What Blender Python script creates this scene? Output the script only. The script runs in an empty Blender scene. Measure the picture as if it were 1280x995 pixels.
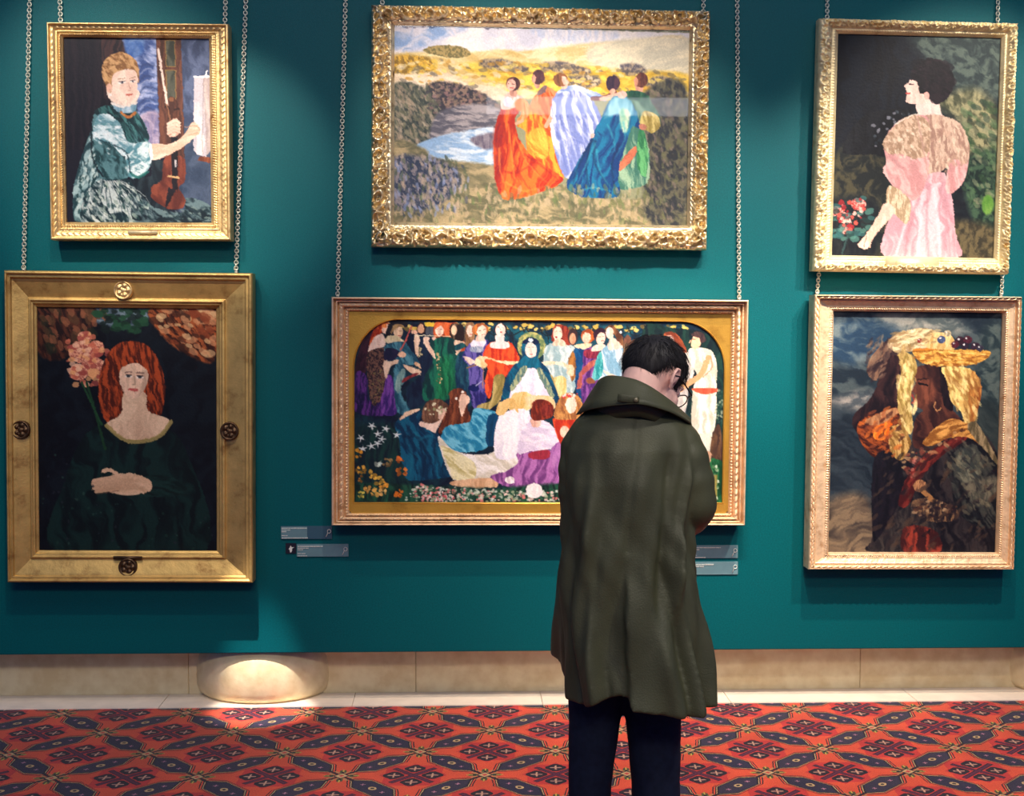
import bpy, bmesh, math, random
import numpy as np
from mathutils import Vector, Matrix

SC = bpy.context.scene
COL = SC.collection
random.seed(7)

# ---------------------------------------------------------------- camera
YAW, PITCH, ROLL, FPX = .0426, .0518, .0038, 1550.0
CAM = Vector((0.0, -5.54, 1.68))
_f = Vector((math.sin(YAW) * math.cos(PITCH), math.cos(YAW) * math.cos(PITCH), -math.sin(PITCH)))
_r = Vector((math.cos(YAW), -math.sin(YAW), 0)); _u = _r.cross(_f)
_r2 = _r * math.cos(ROLL) + _u * math.sin(ROLL); _u2 = _u * math.cos(ROLL) - _r * math.sin(ROLL)
cam_data = bpy.data.cameras.new('camera'); cam = bpy.data.objects.new('camera', cam_data); COL.objects.link(cam)
M = Matrix((_r2, _u2, -_f)).transposed().to_4x4(); M.translation = CAM
cam.matrix_world = M
cam_data.sensor_width = 36.0; cam_data.lens = FPX / 1280.0 * 36.0; cam_data.clip_start = .05; cam_data.clip_end = 60
cam_data.dof.use_dof = False
SC.camera = cam

# ---------------------------------------------------------------- world, gallery spotlights, exposure
world = bpy.data.worlds.new('gallery_air'); SC.world = world; world.use_nodes = True
wb = world.node_tree.nodes['Background']; wb.inputs[0].default_value = (.16, .38, 1.0, 1); wb.inputs[1].default_value = .26
SC.view_settings.view_transform = 'Standard'; SC.view_settings.look = 'None'
SC.view_settings.exposure = 0.0; SC.view_settings.gamma = 1.0; SC.view_settings.use_curve_mapping = False

def spot(x, y, z, tx, tz, power, size=50, blend=.6, radius=.035, col=(1, .89, .74), ty=0.0):
    d = bpy.data.lights.new('track_or_key_spot', 'SPOT'); o = bpy.data.objects.new('track_or_key_spot', d); COL.objects.link(o)
    o.location = (x, y, z); d.energy = power; d.spot_size = math.radians(size); d.spot_blend = blend
    d.shadow_soft_size = radius; d.color = col
    o.rotation_euler = (Vector((tx, ty, tz)) - Vector((x, y, z))).to_track_quat('-Z', 'Y').to_euler()
    return o
YP0 = -2.3
# a ceiling track runs along the wall, above the picture
LZ, LY = 4.25, -2.40
spot(-2.15, LY, LZ, -1.50, 2.50, 340, 29, .8)
spot(-1.45, LY, LZ, -.97, 2.40, 330, 19, .7)
spot(-0.90, LY, LZ, -1.50, 1.35, 170, 32, .9)
spot(-0.25, LY, LZ, 0.22, 2.45, 400, 31, .8)
spot(1.35, LY, LZ, 0.66, 2.15, 400, 31, .8)
spot(2.10, LY, LZ, 1.40, 2.05, 420, 22, .9)
spot(0.50, LY, LZ, 0.45, 1.20, 400, 36, .9)
spot(0.90, LY, LZ, 1.15, 0.55, 300, 32, .9)
spot(3.10, LY, LZ, 2.15, 2.30, 540, 31, .7)
spot(2.60, LY, LZ, 1.95, 1.20, 480, 32, .9)
spot(1.60, -1.75, LZ, 1.30, -.05, 560, 58, .9, col=(1, .80, .6), ty=-.7)
spot(-1.6, -1.75, LZ, -1.2, -.05, 80, 50, .9, col=(1, .80, .6), ty=-.6)
spot(-1.02, -1.5, 4.3, -.88, 0.02, 2000, 6.8, .7, radius=.02, col=(1, .92, .84), ty=-.07)
spot(2.5, -3.9, 4.4, .72, 1.20, 250, 24, .9, radius=.12, col=(1, .93, .84), ty=YP0)  # added key light off the track, to bring out the coat's folds
spot(.9, -4.4, 4.6, 1.7, 0.0, 240, 36, .9, radius=.12, col=(1, .84, .66), ty=-.6)
# added soft fill light over the middle of the room
_d = bpy.data.lights.new('room_fill', 'AREA'); _o = bpy.data.objects.new('room_fill', _d); COL.objects.link(_o)
_d.shape = 'RECTANGLE'; _d.size = 4.0; _d.size_y = 1.6; _d.energy = 40; _d.color = (1, .9, .78); _o.location = (.3, -3.6, 5.2)
_o.rotation_euler = (math.radians(8), 0, 0)
# added fill light behind the photographer, to lift the stone foot and coat
_d = bpy.data.lights.new('back_fill', 'AREA'); _o = bpy.data.objects.new('back_fill', _d); COL.objects.link(_o)
_d.shape = 'RECTANGLE'; _d.size = 4.5; _d.size_y = .8; _d.energy = 190; _d.color = (1, .88, .72); _o.location = (.5, -8.6, 5.5)
_o.rotation_euler = (math.radians(62), 0, 0)
_d = bpy.data.lights.new('transom_light', 'AREA'); _o = bpy.data.objects.new('transom_light', _d); COL.objects.link(_o)
_d.shape = 'RECTANGLE'; _d.size = 2.9; _d.size_y = .20; _d.energy = 6; _d.color = (.9, .92, 1); _o.location = (1.75, -8.6, 4.24)
_o.rotation_euler = (math.radians(78), 0, 0)
# ---------------------------------------------------------------- helpers
def ray(px, py):
    return (_f * FPX + _r2 * (px - 640.0) - _u2 * (py - 497.5))
def at(px, py, Y):
    """the point seen at (px, py) on the plane y = Y"""
    d = ray(px, py); return CAM + d * ((Y - CAM.y) / d.y)
def at_floor(px, py, z=0.0):
    d = ray(px, py); return CAM + d * ((z - CAM.z) / d.z)

def mesh_obj(name, verts, faces, mat, parent=None, smooth=True, loc=None):
    me = bpy.data.meshes.new(name); me.from_pydata([tuple(v) for v in verts], [], faces); me.validate(); me.update()
    if smooth: me.polygons.foreach_set('use_smooth', [True] * len(me.polygons))
    o = bpy.data.objects.new(name, me); COL.objects.link(o)
    if mat: me.materials.append(mat)
    if parent: o.parent = parent
    if loc: o.location = loc
    return o
def bm_obj(name, bm, mat, parent=None, smooth=True, loc=None):
    bmesh.ops.recalc_face_normals(bm, faces=bm.faces[:])
    me = bpy.data.meshes.new(name); bm.to_mesh(me); bm.free()
    if smooth: me.polygons.foreach_set('use_smooth', [True] * len(me.polygons))
    o = bpy.data.objects.new(name, me); COL.objects.link(o)
    if mat: me.materials.append(mat)
    if parent: o.parent = parent
    if loc: o.location = loc
    return o
def thing(name, label, cat, loc=(0, 0, 0), rot=(0, 0, 0), group=None):
    o = bpy.data.objects.new(name, None); COL.objects.link(o); o.location = loc; o.rotation_euler = rot
    o.empty_display_size = .05
    return tag(o, label, cat, group)
def tag(o, label, cat, group=None):
    o['label'] = label; o['category'] = cat
    if group: o['group'] = group
    return o
def box(bm, x0, x1, y0, y1, z0, z1, bev=0):
    r = bmesh.ops.create_cube(bm, size=1.0)
    bmesh.ops.scale(bm, vec=(x1 - x0, y1 - y0, z1 - z0), verts=r['verts'])
    bmesh.ops.translate(bm, vec=((x0 + x1) / 2, (y0 + y1) / 2, (z0 + z1) / 2), verts=r['verts'])
    if bev:
        es = list({e for v in r['verts'] for e in v.link_edges})
        bmesh.ops.bevel(bm, geom=es, offset=bev, segments=2, affect='EDGES')
def tube(bm, pts, rad, n=12, caps=True, up=Vector((0, 0, 1))):
    """closed loft along pts; rad is a radius or (a, b) per point"""
    pts = [Vector(p) for p in pts]; rings = []
    prev = None
    for i, p in enumerate(pts):
        t = (pts[min(i + 1, len(pts) - 1)] - pts[max(i - 1, 0)]).normalized()
        if prev is None:
            a = up.cross(t)
            if a.length < .2: a = Vector((1, 0, 0)).cross(t)
        else: a = prev - t * prev.dot(t)
        a.normalize(); prev = a.copy(); b = t.cross(a)
        r = rad[i] if isinstance(rad, (list, tuple)) else rad
        ra, rb = (r if isinstance(r, (list, tuple)) else (r, r))
        rings.append([bm.verts.new(p + a * (ra * math.cos(2 * math.pi * k / n)) + b * (rb * math.sin(2 * math.pi * k / n))) for k in range(n)])
    for i in range(len(rings) - 1):
        for k in range(n):
            bm.faces.new((rings[i][k], rings[i][(k + 1) % n], rings[i + 1][(k + 1) % n], rings[i + 1][k]))
    if caps:
        bm.faces.new(rings[0][::-1]); bm.faces.new(rings[-1])
def ball(bm, c, r, M=None, seg=16):
    res = bmesh.ops.create_uvsphere(bm, u_segments=seg, v_segments=seg // 2 + 2, radius=1.0)
    r = r if isinstance(r, (list, tuple)) else (r, r, r)
    bmesh.ops.scale(bm, vec=r, verts=res['verts'])
    if M is not None: bmesh.ops.transform(bm, matrix=M, verts=res['verts'])
    bmesh.ops.translate(bm, vec=c, verts=res['verts'])
def remesh(o, voxel, smooth=4, factor=.6):
    """fuse the overlapping shapes of a mesh into one continuous surface"""
    m = o.modifiers.new('r', 'REMESH'); m.mode = 'VOXEL'; m.voxel_size = voxel
    if smooth:
        s = o.modifiers.new('s', 'SMOOTH'); s.iterations = smooth; s.factor = factor
    dg = bpy.context.evaluated_depsgraph_get(); dg.update()
    me = bpy.data.meshes.new_from_object(o.evaluated_get(dg)); old = o.data
    o.modifiers.clear(); o.data = me
    if not len(me.materials) and len(old.materials): me.materials.append(old.materials[0])
    me.polygons.foreach_set('use_smooth', [True] * len(me.polygons))

# ---------------------------------------------------------------- materials
def srgb(r, g, b):
    return tuple((c / 12.92 if c <= .04045 else ((c + .055) / 1.055) ** 2.4) for c in (r / 255., g / 255., b / 255.))
def mat(name, col, rough=.6, metal=0., noise=0., nscale=30., col2=None, bump=0., bscale=60., spec=.5, sheen=0., coat=0.):
    m = bpy.data.materials.new(name); m.use_nodes = True; nt = m.node_tree; b = nt.nodes['Principled BSDF']
    b.inputs['Roughness'].default_value = rough; b.inputs['Metallic'].default_value = metal
    b.inputs['Specular IOR Level'].default_value = spec; b.inputs['Sheen Weight'].default_value = sheen; b.inputs['Coat Weight'].default_value = coat
    b.inputs['Base Color'].default_value = (*col, 1)
    tc = nt.nodes.new('ShaderNodeTexCoord')
    if noise or col2:
        n = nt.nodes.new('ShaderNodeTexNoise'); n.inputs['Scale'].default_value = nscale; n.inputs['Detail'].default_value = 6
        nt.links.new(tc.outputs['Object'], n.inputs['Vector'])
        r = nt.nodes.new('ShaderNodeValToRGB'); r.color_ramp.elements[0].position = .35; r.color_ramp.elements[1].position = .65
        c2 = col2 or tuple(c * (1 + noise) for c in col); c1 = col if col2 else tuple(c * (1 - noise) for c in col)
        r.color_ramp.elements[0].color = (*c1, 1); r.color_ramp.elements[1].color = (*c2, 1)
        nt.links.new(n.outputs['Fac'], r.inputs['Fac']); nt.links.new(r.outputs['Color'], b.inputs['Base Color'])
    if bump:
        n2 = nt.nodes.new('ShaderNodeTexNoise'); n2.inputs['Scale'].default_value = bscale; n2.inputs['Detail'].default_value = 5
        nt.links.new(tc.outputs['Object'], n2.inputs['Vector'])
        bp = nt.nodes.new('ShaderNodeBump'); bp.inputs['Strength'].default_value = bump; bp.inputs['Distance'].default_value = .004
        nt.links.new(n2.outputs['Fac'], bp.inputs['Height']); nt.links.new(bp.outputs['Normal'], b.inputs['Normal'])
    return m

class E:
    """small arithmetic on shader sockets, for the carpet's woven pattern"""
    nt = None
    def __init__(s, v): s.v = v
    @staticmethod
    def op(o, *a):
        n = E.nt.nodes.new('ShaderNodeMath'); n.operation = o
        for i, x in enumerate(a):
            if isinstance(x, E): x = x.v
            if isinstance(x, (int, float)): n.inputs[i].default_value = x
            else: E.nt.links.new(x, n.inputs[i])
        return E(n.outputs[0])
    def __add__(s, o): return E.op('ADD', s, o)
    def __radd__(s, o): return E.op('ADD', s, o)
    def __sub__(s, o): return E.op('SUBTRACT', s, o)
    def __rsub__(s, o): return E.op('SUBTRACT', o, s)
    def __mul__(s, o): return E.op('MULTIPLY', s, o)
    __rmul__ = __mul__
    def __lt__(s, o): return E.op('LESS_THAN', s, o)
    def __gt__(s, o): return E.op('GREATER_THAN', s, o)
    def abs(s): return E.op('ABSOLUTE', s)
    def fract(s): return E.op('FRACT', s)
    def max(s, o): return E.op('MAXIMUM', s, o)
    def min(s, o): return E.op('MINIMUM', s, o)
def mixc(a, b, f):
    n = E.nt.nodes.new('ShaderNodeMix'); n.data_type = 'RGBA'; n.clamp_factor = True
    if isinstance(f, E): f = f.v
    if isinstance(f, (int, float)): n.inputs[0].default_value = f
    else: E.nt.links.new(f, n.inputs[0])
    for i, x in ((6, a), (7, b)):
        if isinstance(x, tuple): n.inputs[i].default_value = (*x, 1)
        else: E.nt.links.new(x, n.inputs[i])
    return n.outputs[2]

def carpet_material():
    m = bpy.data.materials.new('woven_carpet'); m.use_nodes = True; nt = m.node_tree; E.nt = nt; b = nt.nodes['Principled BSDF']
    tc = nt.nodes.new('ShaderNodeTexCoord'); sx = nt.nodes.new('ShaderNodeSeparateXYZ')
    # a little wobble so that the weave is not ruler-straight
    wn = nt.nodes.new('ShaderNodeTexNoise'); wn.inputs['Scale'].default_value = 60; nt.links.new(tc.outputs['Object'], wn.inputs['Vector'])
    nt.links.new(tc.outputs['Object'], sx.inputs[0])
    wob = (E(wn.outputs['Fac']) - .5) * .007
    x = E(sx.outputs[0]) + wob - CARPET_O[0]; y = E(sx.outputs[1]) + wob - CARPET_O[1]
    (a, c), (b_, d) = CARPET_E1, CARPET_E2           # lattice vectors e1=(a,c), e2=(b_,d)
    det = a * d - b_ * c
    u = (x * d - y * b_) * (1 / det); v = (y * a - x * c) * (1 / det)
    fu = u.fract(); fv = v.fract()
    cu = fu - .5; cv = fv - .5                        # -.5...5 about the cell's centre
    nu = .5 - cu.abs(); nv = .5 - cv.abs()            # distance from the lattice lines
    S = lambda r, g, bb: srgb(r, g, bb)
    ORANGE, RED, DRED, NAVY, BLACK, CREAM, PURP, GREEN, PINK = S(206, 74, 46), S(184, 46, 44), S(150, 30, 46), S(36, 30, 58), S(26, 16, 30), S(190, 158, 112), S(84, 22, 56), S(66, 80, 46), S(170, 116, 140)
    col = ORANGE
    dd = cu.abs() + cv.abs()
    inner = dd < .40
    col = mixc(col, RED, inner)
    col = mixc(col, DRED, (cu.abs().max(cv.abs())) < .235)
    # hexagonal medallions lying on the lattice lines: along e1 (v = 0) and along e2 (u = 0)
    def hexm(al, ac, col, dark):
        # al: signed coordinate along, centred on the edge's middle; ac: distance across
        r = (al.abs() * .62 + ac).max(ac * 1.62)
        def lvl(t): return (al.abs() * .80 + ac * 1.05 - t * 1.34 < 0).min(E(ac.v) < t * .66 - .006)
        o = col
        o = mixc(o, BLACK, lvl(.244)); o = mixc(o, ORANGE, lvl(.232)); o = mixc(o, BLACK, lvl(.218)); o = mixc(o, CREAM, lvl(.206)); o = mixc(o, BLACK, lvl(.198)); o = mixc(o, dark, lvl(.180))
        o = mixc(o, CREAM, ((al * al * 1.0 + ac * ac * 1.6) < .0022)); o = mixc(o, BLACK, ((al * al + ac * ac * 1.6) < .0005))
        q = al.abs() - .15
        o = mixc(o, PINK, ((q.abs() - ac).abs() < .008).min((q.abs() + ac) < .035))
        return o
    col = hexm(cu, nv, col, NAVY); col = hexm(cv, nu, col, S(44, 36, 60))
    # crossed bars at the cell's centre
    cross = ((cu.abs() < .018).min(cv.abs() < .28)).max((cv.abs() < .018).min(cu.abs() < .28))
    wide = ((cu.abs() < .030).min(cv.abs() < .29)).max((cv.abs() < .030).min(cu.abs() < .29))
    col = mixc(col, BLACK, wide); col = mixc(col, PURP, cross)
    # four small lozenges between the bars
    p = cu.abs() - .135; q = cv.abs() - .135
    m4 = p.abs().max(q.abs())
    # stepped edge: a square with notched sides
    col = mixc(col, RED, m4 < .104); col = mixc(col, BLACK, (m4 < .092).min((p.abs() + q.abs()) < .150)); col = mixc(col, S(58, 22, 46), (m4 < .050))
    xx = (((p.abs() - q.abs()).abs() < .013).min(m4 < .045)); col = mixc(col, S(190, 146, 124), xx)
    # nodes of the lattice
    nn = nu.max(nv)
    arm = ((nu < .016).min(nv < .20)).max((nv < .016).min(nu < .20)); col = mixc(col, BLACK, arm)
    arm2 = (((nu - .035).abs() < .010).min(nv < .15)).max(((nv - .035).abs() < .010).min(nu < .15)); col = mixc(col, S(160, 130, 84), arm2)
    dg = (nu - nv).abs(); sm = nu + nv
    col = mixc(col, GREEN, (dg < .045).min((sm - .17).abs() < .055)); col = mixc(col, BLACK, (dg < .018).min((sm - .17).abs() < .075))
    col = mixc(col, S(190, 160, 70), (dg < .012).min((sm - .21).abs() < .045))
    col = mixc(col, BLACK, nn < .062); col = mixc(col, CREAM, nn < .046); col = mixc(col, S(190, 60, 60), nn < .022)
    # yarn speckle
    sp = nt.nodes.new('ShaderNodeTexNoise'); sp.inputs['Scale'].default_value = 260; sp.inputs['Detail'].default_value = 3; nt.links.new(tc.outputs['Object'], sp.inputs['Vector'])
    pt = nt.nodes.new('ShaderNodeTexNoise'); pt.inputs['Scale'].default_value = 5; pt.inputs['Detail'].default_value = 4; nt.links.new(tc.outputs['Object'], pt.inputs['Vector'])
    k = (E(sp.outputs['Fac']) * 1.1 + .45) * (E(pt.outputs['Fac']) * .7 + .65)
    hs = nt.nodes.new('ShaderNodeMix'); hs.data_type = 'RGBA'; hs.blend_type = 'MULTIPLY'; hs.inputs[0].default_value = 1
    cb = nt.nodes.new('ShaderNodeCombineXYZ')
    for i in range(3): nt.links.new(k.v, cb.inputs[i])
    nt.links.new(col, hs.inputs[6]); nt.links.new(cb.outputs[0], hs.inputs[7]); nt.links.new(hs.outputs[2], b.inputs['Base Color'])
    b.inputs['Roughness'].default_value = .95; b.inputs['Specular IOR Level'].default_value = .15; b.inputs['Sheen Weight'].default_value = .2
    bp = nt.nodes.new('ShaderNodeBump'); bp.inputs['Strength'].default_value = .5; bp.inputs['Distance'].default_value = .003
    nt.links.new(sp.outputs['Fac'], bp.inputs['Height']); nt.links.new(bp.outputs['Normal'], b.inputs['Normal'])
    return m

def gold_material(name, c, dark, rough=.38, metal=.75, nscale=18., wear=.5):
    """leaf gold: tone drifts, and specks of red-brown bole show through at random"""
    m = bpy.data.materials.new(name); m.use_nodes = True; nt = m.node_tree; b = nt.nodes['Principled BSDF']; E.nt = nt
    tc = nt.nodes.new('ShaderNodeTexCoord')
    n = nt.nodes.new('ShaderNodeTexNoise'); n.inputs['Scale'].default_value = nscale; n.inputs['Detail'].default_value = 8; n.inputs['Roughness'].default_value = .65
    nt.links.new(tc.outputs['Object'], n.inputs['Vector'])
    r = nt.nodes.new('ShaderNodeValToRGB'); r.color_ramp.elements[0].position = .30; r.color_ramp.elements[1].position = .62
    r.color_ramp.elements[0].color = (*dark, 1); r.color_ramp.elements[1].color = (*c, 1)
    e = r.color_ramp.elements.new(.45); e.color = (*tuple(x * (1 - wear * .3) for x in c), 1)
    nt.links.new(n.outputs['Fac'], r.inputs['Fac']); nt.links.new(r.outputs['Color'], b.inputs['Base Color'])
    b.inputs['Metallic'].default_value = metal; b.inputs['Roughness'].default_value = rough
    n2 = nt.nodes.new('ShaderNodeTexNoise'); n2.inputs['Scale'].default_value = 140; n2.inputs['Detail'].default_value = 4; nt.links.new(tc.outputs['Object'], n2.inputs['Vector'])
    bp = nt.nodes.new('ShaderNodeBump'); bp.inputs['Strength'].default_value = .25; bp.inputs['Distance'].default_value = .003
    nt.links.new(n2.outputs['Fac'], bp.inputs['Height']); nt.links.new(bp.outputs['Normal'], b.inputs['Normal'])
    return m

def paint_material():
    m = bpy.data.materials.new('oil_paint'); m.use_nodes = True; nt = m.node_tree; b = nt.nodes['Principled BSDF']
    a = nt.nodes.new('ShaderNodeAttribute'); a.attribute_name = 'pigment'
    nt.links.new(a.outputs['Color'], b.inputs['Base Color']); b.inputs['Roughness'].default_value = .55; b.inputs['Specular IOR Level'].default_value = .2
    tc = nt.nodes.new('ShaderNodeTexCoord'); n = nt.nodes.new('ShaderNodeTexNoise'); n.inputs['Scale'].default_value = 90; n.inputs['Detail'].default_value = 5
    nt.links.new(tc.outputs['Object'], n.inputs['Vector']); bp = nt.nodes.new('ShaderNodeBump'); bp.inputs['Strength'].default_value = .3; bp.inputs['Distance'].default_value = .002
    nt.links.new(n.outputs['Fac'], bp.inputs['Height']); nt.links.new(bp.outputs['Normal'], b.inputs['Normal'])
    return m
def glass_material():
    m = bpy.data.materials.new('picture_glass'); m.use_nodes = True; nt = m.node_tree; nt.nodes.clear()
    o = nt.nodes.new('ShaderNodeOutputMaterial'); t = nt.nodes.new('ShaderNodeBsdfTransparent'); g = nt.nodes.new('ShaderNodeBsdfGlossy'); g.inputs['Roughness'].default_value = .02
    lw = nt.nodes.new('ShaderNodeLayerWeight'); fr = nt.nodes.new('ShaderNodeMath'); fr.operation = 'MULTIPLY_ADD'
    pw = nt.nodes.new('ShaderNodeMath'); pw.operation = 'POWER'; nt.links.new(lw.outputs['Facing'], pw.inputs[0]); pw.inputs[1].default_value = 4
    nt.links.new(pw.outputs[0], fr.inputs[0]); fr.inputs[1].default_value = .45; fr.inputs[2].default_value = .03; mx = nt.nodes.new('ShaderNodeMixShader')
    nt.links.new(fr.outputs[0], mx.inputs[0]); nt.links.new(t.outputs[0], mx.inputs[1]); nt.links.new(g.outputs[0], mx.inputs[2]); nt.links.new(mx.outputs[0], o.inputs[0])
    return m
# ---------------------------------------------------------------- painter: pigment for the canvases
SS = 1.25        # pigment samples per unit of the sketch grid

def h2(ix, iy, seed):
    n = (ix.astype(np.int64) * 374761393 + iy.astype(np.int64) * 668265263 + seed * 1442695041) & 0x7fffffff
    n = ((n ^ (n >> 13)) * 1274126177) & 0x7fffffff
    return ((n ^ (n >> 16)) & 0xffff) / 65535.0

def vnoise(x, y, seed=0):
    ix = np.floor(x); iy = np.floor(y)
    fx = x - ix; fy = y - iy
    fx = fx * fx * (3 - 2 * fx); fy = fy * fy * (3 - 2 * fy)
    a = h2(ix, iy, seed); b = h2(ix + 1, iy, seed); c = h2(ix, iy + 1, seed); d = h2(ix + 1, iy + 1, seed)
    return (a * (1 - fx) + b * fx) * (1 - fy) + (c * (1 - fx) + d * fx) * fy

def fbm(x, y, seed=0, o=4):
    s = 0; a = .5; t = 0
    for i in range(o):
        s = s + a * vnoise(x, y, seed + i * 17); t += a; a *= .55; x = x * 2.03; y = y * 2.03
    return s / t

def smooth_poly(p, closed=True, n=5):
    p = np.array(p, float); m = len(p); out = []
    for i in range(m if closed else m - 1):
        if closed:
            p0, p1, p2, p3 = p[i - 1], p[i], p[(i + 1) % m], p[(i + 2) % m]
        else:
            p0, p1, p2, p3 = p[max(i - 1, 0)], p[i], p[i + 1], p[min(i + 2, m - 1)]
        for k in range(n):
            t = k / n
            out.append(.5 * ((2 * p1) + (p2 - p0) * t + (2 * p0 - 5 * p1 + 4 * p2 - p3) * t * t + (3 * p1 - p0 - 3 * p2 + p3) * t ** 3))
    if not closed: out.append(p[-1])
    return np.array(out)

class Paint:
    def __init__(s, x0, y0, x1, y1, base, seed=1):
        s.x0, s.y0, s.x1, s.y1 = x0, y0, x1, y1
        s.W = int((x1 - x0) * SS) + 1; s.H = int((y1 - y0) * SS) + 1
        xs = np.linspace(x0, x1, s.W); ys = np.linspace(y0, y1, s.H)
        s.X, s.Y = np.meshgrid(xs, ys)
        s.img = np.zeros((s.H, s.W, 3)); s.img[:] = np.array(base) / 255.
        s.k = 1.; s.ox = 0.; s.oy = 0.; s.seed = seed
        s.rng = random.Random(seed)
    def T(s, k, ox, oy): s.k, s.ox, s.oy = k, ox, oy
    def _t(s, pts): return [(x / s.k + s.ox, y / s.k + s.oy) for x, y in pts]
    def box(s, x0, y0, x1, y1):
        i0 = max(0, int((x0 - s.x0) * SS) - 2); i1 = min(s.W, int((x1 - s.x0) * SS) + 3)
        j0 = max(0, int((y0 - s.y0) * SS) - 2); j1 = min(s.H, int((y1 - s.y0) * SS) + 3)
        if i1 <= i0 or j1 <= j0: return None
        return slice(j0, j1), slice(i0, i1)
    def mask(s, P, soft):
        b = s.box(P[:, 0].min() - soft, P[:, 1].min() - soft, P[:, 0].max() + soft, P[:, 1].max() + soft)
        if b is None: return None, None
        X = s.X[b]; Y = s.Y[b]; d = np.full(X.shape, 1e9); ins = np.zeros(X.shape, bool)
        n = len(P)
        for i in range(n):
            ax, ay = P[i]; bx, by = P[(i + 1) % n]
            ex, ey = bx - ax, by - ay; wx, wy = X - ax, Y - ay
            t = np.clip((wx * ex + wy * ey) / (ex * ex + ey * ey + 1e-9), 0, 1)
            d = np.minimum(d, (wx - ex * t) ** 2 + (wy - ey * t) ** 2)
            c = ((ay > Y) != (by > Y))
            if by != ay: ins ^= c & (X < ex * (Y - ay) / (by - ay) + ax)
        d = np.sqrt(d); sd = np.where(ins, -d, d)
        return b, np.clip(.5 - sd / max(soft, .3), 0, 1)
    def blend(s, b, m, col):
        s.img[b] = s.img[b] * (1 - m[..., None]) + col * m[..., None]
    def tex(s, b, c1, c2, ang, sc, stretch, con=1.6, seed=None):
        X = s.X[b]; Y = s.Y[b]; a = math.radians(ang); s.seed += 1
        u = X * math.cos(a) + Y * math.sin(a); v = -X * math.sin(a) + Y * math.cos(a)
        w = fbm(X / 22., Y / 22., s.seed + 5, 2) * 3.
        n = fbm(u / (sc * stretch) + w * .3, v / sc + w, s.seed, 3)
        n = np.clip((n - .5) * con * 1.8 + .5, 0, 1)[..., None]
        return np.array(c1) / 255. * (1 - n) + np.array(c2) / 255. * n
    def poly(s, pts, c1, c2=None, ang=90, sc=3., stretch=5., soft=.9, a=1., smooth=True, con=1.6, k=5):
        """one patch of colour; with c2 a drapery or foliage texture between the two pigments"""
        P = np.array(s._t(pts)) if not smooth else smooth_poly(s._t(pts), n=k)
        b, m = s.mask(P, soft)
        if b is None: return
        if c2 is None: c2 = tuple(min(255, v * 1.09 + 3) for v in c1); c1 = tuple(v * .93 for v in c1)
        s.blend(b, m * a, s.tex(b, c1, c2, ang, sc, stretch, con))
    def ell(s, cx, cy, rx, ry, c1, c2=None, rot=0, **kw):
        t = math.radians(rot); q = []
        for i in range(10):
            f = i * math.pi / 5; x = rx * math.cos(f); y = ry * math.sin(f)
            q.append((cx + x * math.cos(t) - y * math.sin(t), cy + x * math.sin(t) + y * math.cos(t)))
        s.poly(q, c1, c2, k=3, **kw)
    def line(s, pts, w, col, a=1., soft=.8, taper=False):
        P = smooth_poly(s._t(pts), False, 4) if len(pts) > 2 else np.array(s._t(pts), float)
        w = w / s.k if s.k != 1 else w
        b = s.box(P[:, 0].min() - w - 1, P[:, 1].min() - w - 1, P[:, 0].max() + w + 1, P[:, 1].max() + w + 1)
        if b is None: return
        X = s.X[b]; Y = s.Y[b]; m = np.zeros(X.shape); n = len(P) - 1
        for i in range(n):
            ax, ay = P[i]; bx, by = P[i + 1]; ex, ey = bx - ax, by - ay
            t = np.clip(((X - ax) * ex + (Y - ay) * ey) / (ex * ex + ey * ey + 1e-9), 0, 1)
            d = np.hypot(X - ax - ex * t, Y - ay - ey * t)
            ww = w * .5 * (1 - .8 * (i + t) / n if taper else 1)
            m = np.maximum(m, np.clip((ww - d) / soft + .5, 0, 1) * np.minimum(1, 2 * ww / .8))
        s.blend(b, m * a, np.array(col) / 255.)
    def dabs(s, pts, n, r, cols, a=.9, elong=1., ang=0, region_smooth=True):
        """n separate brush dabs scattered inside a region"""
        P = smooth_poly(s._t(pts)) if region_smooth else np.array(s._t(pts), float)
        x0, y0 = P.min(0); x1, y1 = P.max(0); b, m = s.mask(P, .5)
        if b is None: return
        j0 = b[0].start; i0 = b[1].start; k = 0; tries = 0; r = r / s.k
        while k < n and tries < n * 20:
            tries += 1
            x = s.rng.uniform(x0, x1); y = s.rng.uniform(y0, y1)
            i = int((x - s.x0) * SS) - i0; j = int((y - s.y0) * SS) - j0
            if not (0 <= i < m.shape[1] and 0 <= j < m.shape[0]) or m[j, i] < .5: continue
            k += 1; rr = r * s.rng.uniform(.5, 1.3); t = math.radians(ang + s.rng.uniform(-25, 25))
            bb = s.box(x - rr * elong - 1, y - rr * elong - 1, x + rr * elong + 1, y + rr * elong + 1)
            if bb is None: continue
            X = s.X[bb] - x; Y = s.Y[bb] - y
            u = (X * math.cos(t) + Y * math.sin(t)) / elong; v = -X * math.sin(t) + Y * math.cos(t)
            mm = np.clip((rr - np.hypot(u, v)) / .7 + .5, 0, 1) * a
            s.blend(bb, mm, np.array(s.rng.choice(cols)) / 255.)
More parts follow.
